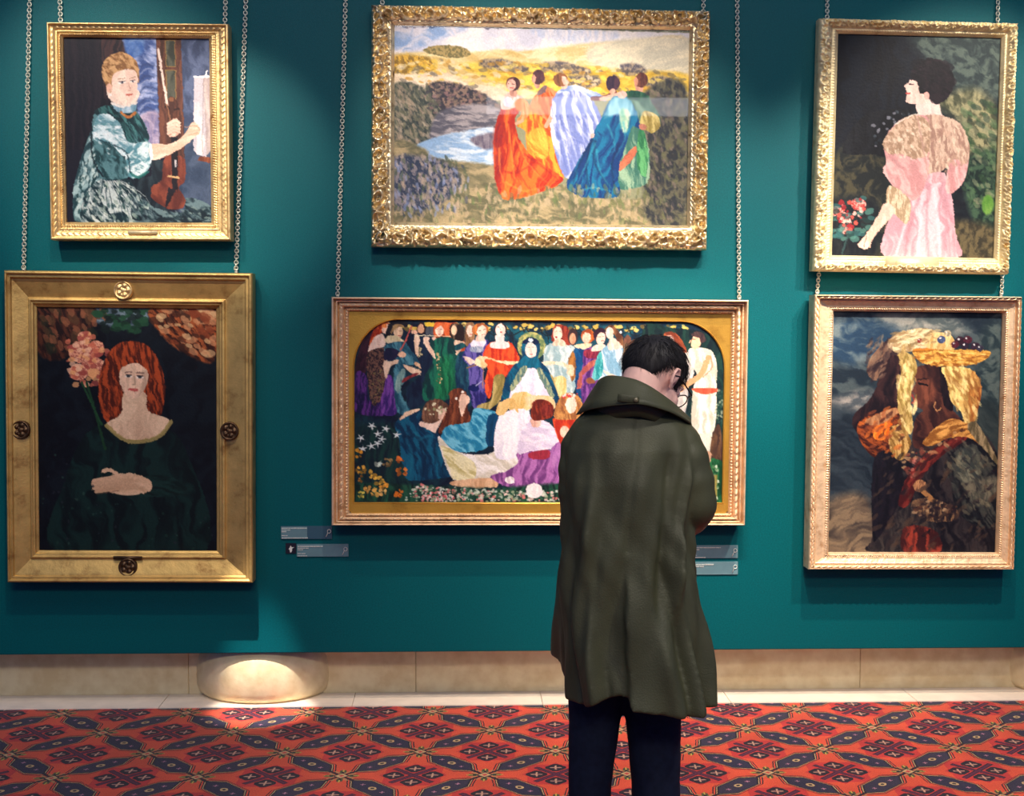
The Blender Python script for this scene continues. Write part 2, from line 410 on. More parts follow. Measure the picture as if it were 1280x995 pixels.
    def face(s, cx, cy, r, skin=(226, 190, 165), yaw=0., tilt=0., hair=None, hr=1.25, eyes=True):
        """a painted head: hair mass, face oval, brows, eyes, nose, lips; yaw -1..1 turns it"""
        t = math.radians(tilt); sh = tuple(v * .78 for v in skin)
        def q(x, y): return (cx + (x * math.cos(t) - y * math.sin(t)) * r, cy + (x * math.sin(t) + y * math.cos(t)) * r)
        if hair is not None:
            h1 = tuple(v * .6 for v in hair)
            s.poly([q(-hr * .95 - yaw * .35, -.15), q(-.7 - yaw * .3, -1.15 * hr), q(.1 - yaw * .3, -1.38 * hr), q(.8 - yaw * .3, -1.0 * hr), q(hr * .98 - yaw * .35, .0), q(hr * .8 - yaw * .4, .8), q(0 - yaw * .5, .9), q(-hr * .85 - yaw * .35, .7)], h1, hair, sc=1.2, stretch=3, ang=70)
        s.poly([q(-.78, -.6), q(0, -1.0), q(.78, -.6), q(.8, .1), q(.5 + .12 * yaw, .82), q(0 + .3 * yaw, 1.12), q(-.5 + .12 * yaw, .82), q(-.8, .1)], tuple(v * .95 for v in skin), tuple(min(255, v * 1.05) for v in skin), sc=3)
        if yaw < .25: s.poly([q(.45, -.6), q(.8, -.5), q(.8, .2), q(.35, .95), q(.5, .1)], sh, a=.55)
        else: s.poly([q(-.45, -.6), q(-.8, -.5), q(-.8, .2), q(-.35, .95), q(-.5, .1)], sh, a=.55)
        if eyes:
            o = yaw * .4; dk = (70, 45, 45); w = r * .12
            for e in (-.34, .34):
                s.line([q(e + o - .15, -.2), q(e + o + .15, -.2)], w * 1.3, (236, 226, 220), .8); s.line([q(e + o - .16, -.27), q(e + o + .16, -.27)], w * .7, dk, .8); s.line([q(e + o - .03, -.2), q(e + o + .03, -.2)], w * 1.3, (50, 56, 66), .95)
                s.line([q(e + o - .2, -.42), q(e + o + .2, -.45)], w * .8, dk, .5)
            s.line([q(o * 1.3, -.2), q(.07 + o * 1.3, .22), q(-.06 + o * 1.3, .28)], w * .8, sh, .9)
            s.line([q(-.2 + o, .58), q(.2 + o, .58)], w * 1.3, (185, 75, 75), .85)

SKIN = (232, 200, 178)

def paint_violin():
    p = Paint(82, 47, 263, 279, (22, 24, 44), 11)
    p.T(4.232, 80, 45)       # sketch units of the close study
    p.poly([(0, 0), (260, 0), (260, 600), (0, 600)], (14, 18, 38), (34, 28, 44), sc=3, stretch=30, smooth=False)
    p.poly([(205, 0), (330, 0), (330, 380), (215, 330)], (30, 26, 42), (74, 50, 54), sc=3, stretch=30, smooth=False)
    p.poly([(315, 0), (495, 0), (500, 600), (390, 600), (385, 300)], (72, 94, 150), (176, 186, 222), ang=25, sc=6, stretch=2.5, smooth=False, soft=3)
    p.poly([(330, 0), (420, 0), (420, 90), (345, 110)], (60, 100, 170), (110, 140, 190), ang=30, sc=6, stretch=2, soft=4)
    for y in (150, 210, 270, 330, 380):
        p.line([(395, y + 40), (430, y), (480, y + 8)], 10, (60, 74, 120), .6, 2)
        p.line([(405, y + 55), (440, y + 22), (490, y + 30)], 7, (206, 206, 228), .55, 2)
    p.poly([(400, 430), (500, 400), (500, 560), (440, 600)], (150, 130, 160), (205, 170, 180), a=.6, soft=4)
    p.poly([(610, 0), (790, 0), (790, 1000), (620, 1000)], (62, 74, 104), (96, 108, 140), sc=8, stretch=2, smooth=False)
    p.poly([(620, 480), (790, 600), (790, 1000), (600, 1000)], (52, 68, 92), (78, 92, 116), sc=8, stretch=2, soft=8, a=.9)
    p.poly([(492, 0), (622, 0), (634, 640), (505, 640)], (78, 50, 46), (120, 76, 62), sc=3, stretch=20, smooth=False)
    for (a, b, c, d) in ((540, 22, 588, 160), (542, 178, 590, 330)):
        p.poly([(a, b), (c, b), (c + 3, d), (a + 2, d)], (62, 66, 60), (96, 96, 84), smooth=False, sc=8)
        for q in ([(a, b), (a + 2, d)], [(c, b), (c + 3, d)], [(a, d), (c, d)], [(a, b), (c, b)]): p.line(q, 5, (150, 118, 72), .9)
    # music sheets
    p.poly([(688, 210), (742, 205), (770, 212), (762, 420), (748, 640), (728, 632), (700, 622), (680, 600)], (196, 188, 196), (240, 228, 226), sc=6, stretch=12, smooth=False)
    p.poly([(735, 215), (772, 212), (772, 600), (748, 630)], (176, 160, 160), (210, 196, 192), sc=4, stretch=12, smooth=False)
    p.line([(688, 212), (770, 210)], 9, (252, 248, 250)); p.line([(748, 205), (757, 185)], 8, (250, 246, 248))
    p.line([(738, 220), (726, 620)], 4, (150, 130, 130), .7)
    p.poly([(700, 655), (715, 632), (790, 640), (790, 670)], (110, 60, 45), (150, 86, 60), smooth=False)
    # gown
    W1, W2 = (30, 68, 78), (150, 190, 196)
    p.poly([(160, 480), (200, 560), (210, 760), (140, 830), (110, 995), (50, 975), (45, 830), (75, 700), (110, 590)], (36, 70, 80), (164, 190, 194), ang=110, sc=5, stretch=3, con=2.4)
    p.poly([(110, 840), (200, 755), (330, 752), (440, 840), (490, 940), (480, 1000), (110, 1000)], (24, 50, 60), (196, 206, 206), ang=55, sc=5, stretch=3, con=2.6)
    p.poly([(380, 800), (480, 900), (620, 930), (640, 850), (770, 900), (775, 1000), (380, 1000)], (18, 36, 48), (104, 126, 132), ang=20, sc=5, stretch=3, con=2.2)
    p.poly([(340, 745), (450, 740), (460, 650), (560, 690), (560, 840), (610, 905), (470, 905)], (16, 30, 44), (44, 60, 70), sc=6)
    p.poly([(155, 440), (215, 370), (300, 380), (400, 420), (445, 540), (400, 640), (345, 740), (200, 760), (165, 640)], (28, 64, 72), (92, 134, 142), ang=60, sc=5, stretch=2.5, con=2.2)
    p.poly([(165, 395), (240, 370), (300, 420), (370, 545), (345, 580), (260, 450), (180, 420)], (14, 48, 58), (60, 110, 112), ang=60, sc=3, con=2.4)
    p.poly([(300, 395), (370, 380), (440, 500), (445, 550), (400, 560), (350, 500)], (16, 52, 62), (80, 134, 136), ang=60, sc=3, con=2.4)
    p.poly([(170, 440), (230, 410), (300, 470), (340, 560), (440, 560), (330, 640), (240, 560), (160, 550)], (112, 156, 170), (214, 228, 234), ang=30, sc=6, stretch=3, con=2.4)
    p.poly([(330, 590), (450, 560), (462, 640), (430, 720), (350, 752), (330, 690)], (92, 142, 156), (212, 226, 230), ang=-50, sc=5, stretch=2.5, con=2.5)
    p.line([(345, 720), (385, 745), (440, 715)], 14, (30, 110, 105), .8)
    p.line([(150, 480), (150, 640), (205, 745)], 9, (20, 36, 48), .9); p.line([(170, 545), (250, 570), (330, 620), (345, 720)], 7, (22, 52, 66), .8)
    for i in range(9): p.line([(205 + i * 10, 760), (190 + i * 32, 860 + (i % 3) * 25), (210 + i * 34, 985)], 7, (22, 46, 58), .75, taper=True)
    for i in range(8): p.line([(215 + i * 12, 765), (215 + i * 30, 850), (240 + i * 32, 960)], 5, (226, 228, 224), .7, taper=True)
    p.dabs([(190, 800), (330, 780), (470, 960), (130, 990)], 130, 6, [(216, 222, 216), (38, 70, 74), (150, 168, 160)], .7, 2.2, 60)
    p.dabs([(60, 800), (150, 600), (180, 700), (90, 960)], 60, 6, [(200, 214, 212), (22, 60, 66)], .7, 2.2, 110)
    p.dabs([(170, 440), (300, 470), (340, 620), (460, 600), (420, 720), (330, 700), (180, 560)], 90, 5, [(236, 240, 244), (90, 140, 150)], .6, 2.6, 20)
    p.dabs([(480, 930), (760, 900), (770, 990), (480, 990)], 60, 5, [(130, 148, 146), (16, 40, 50)], .6, 2.2, 20)
    # neck, head
    p.poly([(262, 350), (375, 345), (372, 400), (285, 400)], (110, 150, 172), (190, 208, 222), sc=4)
    p.line([(258, 355), (310, 372), (385, 352)], 14, (240, 226, 220), .9)
    p.poly([(242, 270), (390, 280), (385, 345), (320, 368), (248, 335)], (232, 204, 190), (248, 226, 212))
    p.poly([(232, 270), (205, 200), (222, 130), (290, 88), (360, 105), (398, 165), (398, 250), (380, 200), (340, 178), (290, 195), (262, 250), (250, 300)], (140, 100, 66), (206, 164, 118), ang=40, sc=3, stretch=2, con=2.2)
    p.poly([(262, 215), (300, 185), (350, 178), (388, 195), (392, 260), (378, 320), (340, 352), (300, 345), (262, 300)], (240, 206, 190), (252, 226, 210), sc=8)
    p.ell(243, 275, 14, 24, (226, 180, 160))
    p.line([(297, 246), (326, 243)], 10, (250, 240, 236), .9); p.line([(358, 240), (380, 238)], 9, (250, 240, 236), .9); p.line([(294, 241), (328, 238)], 4, (110, 84, 84), .9); p.line([(356, 236), (381, 233)], 4, (110, 84, 84), .9); p.ell(313, 245, 6, 7, (70, 70, 84)); p.ell(369, 239, 5, 6, (70, 70, 84))
    p.line([(290, 228), (326, 222)], 4, (150, 110, 84), .8); p.line([(352, 222), (382, 218)], 4, (150, 110, 84), .8)
    p.line([(346, 246), (356, 284), (342, 288)], 4, (206, 156, 140), .9); p.line([(334, 310), (364, 308)], 8, (204, 96, 84), .9)
    p.ell(248, 315, 5, 5, (255, 250, 250))
    for i in range(12): p.ell(305 + i * 6.5, 405 + 22 * math.sin(i / 11 * math.pi), 8, 8, (176, 108, 62), (206, 140, 84))
    # violin, bow, arms
    p.poly([(560, 320), (590, 330), (606, 372), (596, 440), (560, 440), (540, 380)], (76, 46, 42), (120, 74, 56)); p.ell(568, 332, 12, 12, (140, 92, 66))
    p.line([(540, 372), (556, 380)], 12, (36, 26, 34)); p.line([(582, 385), (604, 380)], 12, (50, 30, 34))
    p.line([(503, 72), (545, 360)], 13, (236, 212, 200)); p.line([(545, 360), (570, 520)], 7, (150, 106, 80))
    p.poly([(530, 640), (628, 640), (632, 760), (600, 800), (632, 860), (620, 905), (560, 915), (500, 890), (455, 850), (462, 790), (510, 760)], (92, 44, 40), (136, 72, 56), ang=80, sc=6)
    p.poly([(562, 500), (596, 500), (594, 800), (585, 810), (530, 905), (545, 800), (566, 790)], (26, 22, 34)); p.line([(545, 738), (600, 748)], 10, (200, 164, 120)); p.line([(582, 655), (585, 690)], 8, (230, 220, 220), .8)
    p.poly([(455, 572), (560, 566), (630, 520), (672, 455), (700, 462), (716, 500), (690, 530), (655, 560), (600, 600), (520, 640), (458, 650)], (222, 182, 160), (244, 212, 192), ang=-15, sc=6)
    p.line([(640, 480), (690, 470), (715, 492)], 5, (190, 140, 120), .7); p.line([(660, 520), (705, 505)], 4, (190, 140, 120), .7)
    p.poly([(545, 470), (570, 440), (600, 436), (612, 470), (606, 510), (580, 530), (548, 520)], (214, 170, 150), (234, 198, 180))
    for k in range(4): p.line([(548, 462 + k * 17), (580, 448 + k * 17), (606, 456 + k * 17)], 15, (238 - k * 5, 204 - k * 6, 186 - k * 6), 1); p.line([(552, 470 + k * 17), (582, 457 + k * 17), (606, 465 + k * 17)], 3, (160, 108, 94), .8)
    p.line([(455, 575), (460, 645)], 14, (240, 238, 240)); 
    return p

def paint_portrait():
    # a plain stand-in: an unnamed sitter with a nosegay, in the dark greens and auburns of the wall's darkest canvas
    p = Paint(49, 384, 272, 688, (10, 16, 30), 23)
    p.poly([(40, 380), (280, 380), (280, 700), (40, 700)], (6, 12, 26), (16, 26, 38), sc=14, stretch=1.5, smooth=False)
    p.poly([(90, 380), (190, 380), (170, 410), (120, 402)], (60, 76, 90), (120, 138, 150), ang=10, sc=6, soft=5)
    p.poly([(50, 384), (120, 384), (112, 420), (80, 450), (50, 440)], (40, 24, 26), (92, 52, 40), ang=70, sc=3, con=2.2, soft=3)
    p.poly([(190, 384), (270, 384), (268, 450), (230, 440), (200, 415)], (60, 30, 24), (168, 92, 54), ang=50, sc=3, con=2.4, soft=3)
    p.dabs([(195, 390), (262, 388), (262, 440), (215, 425)], 70, 4, [(206, 150, 110), (140, 70, 44), (70, 40, 30), (222, 186, 140)], .7, 1.8, 20)
    p.dabs([(60, 390), (130, 388), (110, 430), (60, 440)], 50, 4, [(96, 70, 50), (40, 44, 34), (150, 96, 70)], .7, 1.8, 60)
    p.dabs([(125, 390), (185, 388), (170, 415), (130, 412)], 50, 3.5, [(26, 60, 44), (40, 84, 60), (18, 34, 34)], .8, 1.6, 0)
    p.poly([(70, 690), (82, 600), (110, 540), (150, 528), (195, 530), (232, 560), (256, 690)], (8, 24, 30), (20, 48, 48), ang=80, sc=9, con=2)
    for (x, y, r) in ((104, 440, 16), (118, 458, 15), (100, 465, 12), (122, 434, 10), (108, 422, 9)):
        p.ell(x, y, r, r * .85, (168, 96, 84), (232, 168, 140), sc=2, stretch=1, con=2.4)
    p.dabs([(86, 425), (130, 420), (134, 470), (96, 480)], 90, 3, [(240, 190, 160), (206, 116, 92), (168, 84, 76), (232, 170, 120)], .8, 1.3)
    p.line([(110, 478), (122, 520), (132, 560)], 3, (30, 66, 44)); p.line([(104, 478), (128, 530)], 2.5, (36, 76, 50))
    p.poly([(138, 440), (158, 426), (186, 432), (204, 462), (206, 500), (192, 528), (140, 530), (126, 505), (126, 470)], (84, 34, 24), (176, 78, 42), ang=80, sc=2.5, stretch=5, con=2.2)
    p.poly([(156, 490), (182, 490), (186, 512), (212, 524), (196, 544), (160, 548), (134, 530), (152, 516)], (206, 172, 146), (230, 198, 170), sc=8)
    p.face(168, 474, 21, (228, 192, 168), yaw=.05, tilt=4)
    p.line([(134, 531), (160, 550), (196, 546), (214, 526)], 5, (170, 150, 96), .9)
    p.poly([(160, 602), (196, 592), (226, 600), (232, 614), (200, 620), (160, 616)], (14, 34, 36), (26, 56, 54), ang=10)
    p.poly([(134, 596), (160, 590), (186, 598), (188, 612), (160, 618), (136, 612)], (206, 168, 138), (226, 190, 160), ang=10, sc=6)
    for k, (dx, dy) in enumerate(((-16, 2), (-18, 6), (-16, 11), (-12, 15))):
        p.line([(150, 596 + k * 4.4), (134 + k, 597 + k * 4.6), (128 + dx * .6, 598 + dy)], 5.2, (216 - k * 5, 178 - k * 5, 148 - k * 5), 1); p.line([(148, 598.8 + k * 4.4), (126 + dx * .4, 601.5 + dy)], .9, (120, 84, 70), .7)
    p.line([(150, 594), (138, 586), (130, 588)], 5, (222, 184, 154))
    p.dabs([(60, 560), (110, 600), (230, 640), (265, 560), (260, 680), (60, 680)], 60, 1.4, [(40, 70, 60), (60, 90, 80), (50, 50, 60)], .6)
    return p

def paint_meadow():
    p = Paint(493, 33, 861, 281, (150, 150, 120), 37)
    p.T(2.415, 410, 0)
    p.poly([(190, 80), (1090, 90), (1090, 260), (190, 260)], (214, 212, 226), (248, 240, 236), ang=8, sc=14, stretch=3, smooth=False)
    p.poly([(195, 80), (420, 82), (330, 130), (200, 160)], (150, 176, 216), (226, 222, 232), ang=-10, sc=10, stretch=2, soft=5)
    p.poly([(620, 85), (860, 90), (840, 120), (660, 118)], (190, 200, 226), (232, 226, 232), soft=5, a=.7)
    p.poly([(200, 175), (420, 185), (540, 160), (760, 128), (900, 118), (1085, 108), (1085, 280), (200, 280)], (222, 196, 140), (244, 226, 186), ang=-8, sc=5, stretch=5, soft=3)
    p.poly([(195, 172), (290, 160), (430, 158), (560, 152), (600, 220), (195, 220)], (216, 186, 120), (240, 220, 170), ang=-4, sc=5, stretch=5, soft=3)
    p.poly([(800, 130), (1085, 105), (1085, 210), (820, 200)], (214, 206, 184), (240, 228, 200), ang=-20, sc=5, stretch=5, soft=6)
    p.poly([(200, 215), (330, 208), (420, 250), (520, 265), (560, 300), (200, 300)], (226, 204, 176), (246, 226, 200), ang=8, sc=5, stretch=6, soft=3)
    p.poly([(205, 175), (300, 175), (325, 215), (205, 225)], (150, 118, 46), (226, 182, 70), sc=3, stretch=1.5, con=2.4, soft=3)
    p.poly([(400, 195), (640, 190), (900, 205), (1080, 215), (1078, 290), (800, 290), (560, 260)], (206, 168, 60), (244, 208, 92), sc=5, stretch=3, ang=8, con=2, soft=5)
    p.poly([(290, 152), (330, 140), (400, 142), (430, 165), (380, 178), (300, 162)], (120, 112, 70), (180, 156, 100), sc=2, stretch=1.2, con=2.4)
    for r in (((460, 185), (520, 178), (600, 200), (580, 218), (470, 205)), ((640, 190), (700, 182), (790, 205), (770, 222), (660, 212)), ((960, 240), (1000, 220), (1045, 235), (1020, 265), (970, 262)), ((880, 190), (930, 185), (960, 210), (900, 222)), ((700, 232), (800, 222), (820, 250), (760, 262))):
        p.poly(r, (84, 80, 96), (170, 150, 130), sc=2.5, stretch=1.3, con=2.4, soft=3, a=.85)
    p.dabs([(230, 190), (640, 190), (1080, 220), (1080, 280), (560, 270), (230, 260)], 260, 5, [(250, 224, 120), (200, 150, 60), (120, 110, 96), (236, 220, 190), (226, 190, 70)], .6, 2.2, 8)
    p.poly([(300, 262), (360, 248), (440, 270), (510, 310), (520, 340), (300, 345)], (62, 58, 66), (150, 124, 110), sc=3, stretch=1.2, con=2.4, soft=3)
    p.poly([(195, 268), (280, 262), (320, 300), (360, 380), (300, 430), (195, 460)], (58, 66, 62), (132, 128, 108), ang=70, sc=3, stretch=2, con=2.2, soft=3)
    p.dabs([(200, 270), (300, 265), (360, 380), (300, 430), (200, 450)], 200, 4, [(60, 70, 66), (170, 150, 130), (92, 96, 76), (200, 180, 160)], .5, 3, 60)
    p.dabs([(310, 262), (440, 272), (510, 315), (500, 340), (310, 340)], 140, 4, [(150, 116, 116), (56, 54, 66), (110, 100, 90)], .6, 1.6)
    p.poly([(330, 345), (520, 330), (520, 520), (330, 520)], (98, 96, 108), (176, 166, 168), ang=3, sc=3, stretch=6, con=2, soft=4)
    p.poly([(262, 445), (330, 415), (420, 395), (510, 390), (510, 500), (400, 512), (330, 480), (270, 478)], (150, 180, 214), (216, 226, 238), ang=6, sc=4, stretch=5, con=2.2, soft=2)
    p.poly([(430, 420), (500, 400), (505, 440), (470, 450)], (100, 90, 110), (150, 140, 150), soft=3)
    p.poly([(195, 440), (290, 450), (330, 480), (510, 500), (720, 560), (900, 600), (1080, 560), (1080, 680), (195, 680)], (112, 108, 82), (178, 160, 124), ang=3, sc=6, stretch=3, con=1.8, soft=4)
    p.poly([(195, 480), (340, 485), (400, 540), (340, 620), (230, 640), (195, 600)], (56, 66, 88), (140, 132, 138), sc=3, stretch=1.6, con=2.4, soft=6, ang=60)
    p.dabs([(200, 480), (400, 490), (410, 620), (200, 650)], 220, 4, [(150, 160, 196), (70, 76, 96), (190, 170, 150), (90, 100, 76)], .6, 2.6, 80)
    p.dabs([(200, 610), (500, 560), (1070, 600), (1070, 670), (200, 670)], 350, 4, [(110, 130, 80), (190, 170, 140), (86, 96, 70), (206, 180, 150)], .45, 2.4, 85)
    p.poly([(930, 290), (1078, 250), (1078, 660), (960, 650), (960, 400)], (58, 60, 62), (112, 108, 88), sc=5, stretch=1.5, con=2, soft=6, ang=70)
    p.dabs([(960, 300), (1076, 270), (1076, 650), (980, 640)], 260, 4, [(46, 50, 58), (120, 120, 84), (90, 84, 72), (150, 130, 120)], .5, 2.4, 70)
    p.T(5.686, 610, 80)
    hair = (92, 58, 58)
    def head(cx, cy, rx, ry, c=(86, 54, 60), sk=(222, 176, 160), fx=0, fy=0, fr=.6):
        if fr: p.ell(cx + fx, cy + fy, rx * fr, ry * fr * 1.15, sk)
        p.poly([(cx - rx, cy - ry * .2), (cx - rx * .6, cy - ry * .9), (cx + rx * .3, cy - ry), (cx + rx, cy - ry * .4), (cx + rx, cy + ry * .5), (cx + rx * .4, cy + ry), (cx + rx * .5 + min(fx, 0) * .6, cy), (cx + fx * .5, cy - ry * .45)] if fr else [(cx - rx, cy), (cx, cy - ry), (cx + rx, cy), (cx, cy + ry)], tuple(v * .75 for v in c), c, sc=2)
    # back figures first
    p.poly([(1000, 180), (1100, 190), (1200, 320), (1220, 420), (1150, 470), (1060, 400), (980, 380), (950, 250)], (52, 96, 78), (120, 150, 130), ang=70, sc=4, con=2)
    p.poly([(1100, 320), (1190, 340), (1222, 410), (1180, 470), (1130, 460), (1080, 420)], (150, 132, 70), (206, 186, 120), sc=3, con=2)
    p.ell(1070, 150, 28, 50, (200, 150, 130)); p.ell(1085, 97, 46, 54, (92, 52, 48), (140, 84, 62)); p.ell(1046, 110, 14, 34, (196, 140, 116))
    p.poly([(950, 200), (1010, 170), (1110, 190), (1140, 235), (980, 240)], (20, 70, 60), (60, 110, 80), sc=3, con=2)
    p.poly([(930, 360), (1060, 400), (1110, 470), (1150, 640), (1140, 820), (1050, 870), (930, 870), (900, 700), (960, 560)], (70, 120, 106), (158, 186, 158), ang=80, sc=4, stretch=6, con=2.2)
    p.poly([(1070, 460), (1110, 470), (1140, 640), (1120, 790), (1060, 700)], (50, 120, 80), (110, 180, 120), ang=80, sc=4, con=2.2)
    p.poly([(1040, 570), (1045, 640), (940, 750), (915, 720)], (176, 96, 72), (214, 130, 96), ang=-50)
    p.poly([(340, 200), (390, 160), (450, 165), (500, 230), (500, 420), (430, 470), (320, 440), (290, 320)], (206, 90, 40), (240, 150, 100), ang=70, sc=4, con=2.2)
    p.poly([(345, 195), (385, 150), (415, 150), (400, 190), (350, 225)], (120, 96, 100), (170, 140, 130))
    p.ell(345, 130, 22, 40, (200, 150, 130)); p.ell(354, 86, 46, 52, (72, 46, 58), (104, 66, 70)); p.ell(320, 100, 14, 30, (204, 150, 130))
    p.poly([(220, 380), (290, 330), (420, 400), (450, 470), (500, 700), (540, 800), (430, 880), (300, 700), (270, 560), (260, 470), (200, 430)], (204, 84, 28), (246, 168, 56), ang=75, sc=5, stretch=5, con=2.2)
    p.poly([(280, 560), (300, 470), (400, 460), (430, 640), (350, 660)], (226, 140, 40), (250, 190, 80), ang=60, sc=4, con=2, soft=3)
    # pale blue gown
    p.poly([(470, 220), (500, 180), (600, 140), (700, 165), (830, 225), (820, 250), (720, 240), (690, 300), (620, 260), (520, 300)], (140, 160, 206), (206, 214, 236), ang=10, sc=4, con=2)
    p.poly([(470, 220), (620, 180), (730, 240), (810, 400), (740, 520), (640, 700), (620, 800), (540, 790), (480, 640), (440, 460), (440, 360)], (128, 140, 196), (214, 216, 240), ang=75, sc=5, stretch=6, con=2.4)
    for q in ([(500, 340), (560, 520), (600, 760)], [(560, 360), (600, 520), (700, 560)], [(650, 300), (690, 430), (740, 500)], [(480, 420), (520, 600), (570, 780)]): p.line(q, 12, (98, 112, 180), .7, 3, taper=True)
    for q in ([(530, 340), (590, 520), (640, 690)], [(600, 300), (640, 430), (720, 540)], [(500, 400), (560, 640), (590, 770)]): p.line(q, 10, (236, 238, 250), .8, 3, taper=True)
    p.ell(535, 130, 30, 40, (220, 176, 160)); p.ell(512, 104, 50, 50, (110, 72, 52), (150, 100, 66)); p.ell(541, 110, 20, 34, (232, 186, 170), rot=-25)
    p.line([(740, 235), (810, 230), (900, 190)], 30, (120, 70, 70), .9); p.line([(800, 236), (960, 190)], 26, (216, 176, 160)); p.line([(440, 380), (410, 435)], 30, (222, 166, 140))
    # blue-teal gown
    p.poly([(850, 260), (900, 215), (980, 220), (1040, 300), (1080, 440), (1020, 430), (980, 560), (940, 680), (930, 800), (930, 930), (760, 945), (640, 930), (560, 860), (620, 720), (700, 580), (750, 470), (800, 380)], (16, 62, 120), (24, 120, 160), ang=105, sc=6, stretch=6, con=2.4)
    p.poly([(860, 260), (900, 215), (1000, 235), (1030, 320), (1000, 360), (930, 340), (860, 360), (820, 370)], (80, 150, 176), (150, 196, 210), sc=5, soft=3)
    p.poly([(930, 330), (970, 300), (1005, 340), (990, 460), (950, 460)], (120, 180, 160), (200, 214, 190), sc=5, soft=3)
    for q in ([(740, 530), (650, 700), (600, 860)], [(760, 540), (760, 700), (880, 880)], [(720, 560), (700, 760), (740, 930)], [(930, 560), (880, 700), (900, 860)]): p.line(q, 16, (8, 44, 84), .8, 3, taper=True)
    for q in ([(760, 560), (690, 720), (620, 880)], [(770, 600), (800, 760), (900, 900)], [(850, 420), (900, 560), (870, 640)], [(960, 400), (970, 520), (900, 660)], [(650, 900), (760, 870), (920, 910)]): p.line(q, 10, (70, 170, 186), .75, 3, taper=True)
    p.ell(950, 205, 34, 26, (220, 180, 170)); p.ell(880, 122, 52, 56, (52, 36, 60), (86, 56, 70)); p.ell(880, 180, 22, 20, (210, 160, 140)); p.ell(738, 498, 14, 18, (226, 180, 170))
    p.ell(1098, 430, 30, 24, (180, 120, 100)); 
    # orange gown
    p.poly([(95, 310), (190, 300), (240, 240), (265, 290), (220, 330), (190, 400), (220, 520), (300, 640), (470, 760), (535, 820), (420, 890), (280, 940), (120, 965), (60, 850), (40, 640), (50, 460)], (176, 44, 20), (240, 116, 40), ang=100, sc=6, stretch=6, con=2.4)
    p.poly([(45, 480), (95, 420), (110, 640), (100, 900), (55, 800)], (140, 36, 40), (190, 60, 36), soft=6, a=.8)
    for q in ([(110, 420), (140, 640), (110, 900)], [(180, 430), (230, 620), (380, 800)], [(160, 460), (190, 700), (300, 900)], [(260, 640), (380, 720), (500, 820)], [(120, 760), (200, 770), (330, 700)]): p.line(q, 12, (150, 38, 26), .75, 3, taper=True)
    for q in ([(140, 430), (170, 640), (200, 900)], [(200, 520), (280, 700), (430, 850)], [(130, 840), (260, 900), (420, 860)], [(80, 600), (90, 760), (150, 920)]): p.line(q, 10, (252, 160, 70), .75, 3, taper=True)
    p.poly([(95, 320), (100, 240), (150, 200), (220, 215), (250, 245), (190, 310)], (224, 180, 170), (244, 214, 204)); p.ell(140, 270, 34, 36, (180, 180, 200), (230, 224, 230), sc=3)
    p.poly([(190, 260), (250, 240), (300, 330), (230, 420), (200, 410), (240, 340), (200, 320)], (230, 130, 70), (246, 170, 120), sc=4)
    p.line([(200, 420), (240, 400)], 22, (226, 170, 140))
    p.ell(176, 200, 26, 34, (196, 146, 130)); p.ell(176, 138, 50, 50, (76, 44, 50), (110, 66, 60)); p.ell(162, 146, 32, 42, (226, 176, 160), rot=10); p.line([(150, 165), (176, 168)], 6, (180, 80, 80)); p.line([(140, 138), (156, 138)], 5, (90, 60, 60)); p.line([(168, 140), (184, 142)], 5, (90, 60, 60))
    p.dabs([(40, 930), (540, 850), (1200, 900), (1200, 990), (40, 990)], 120, 12, [(120, 124, 80), (190, 170, 140), (90, 100, 76)], .5, 2.4, 85)
    return p

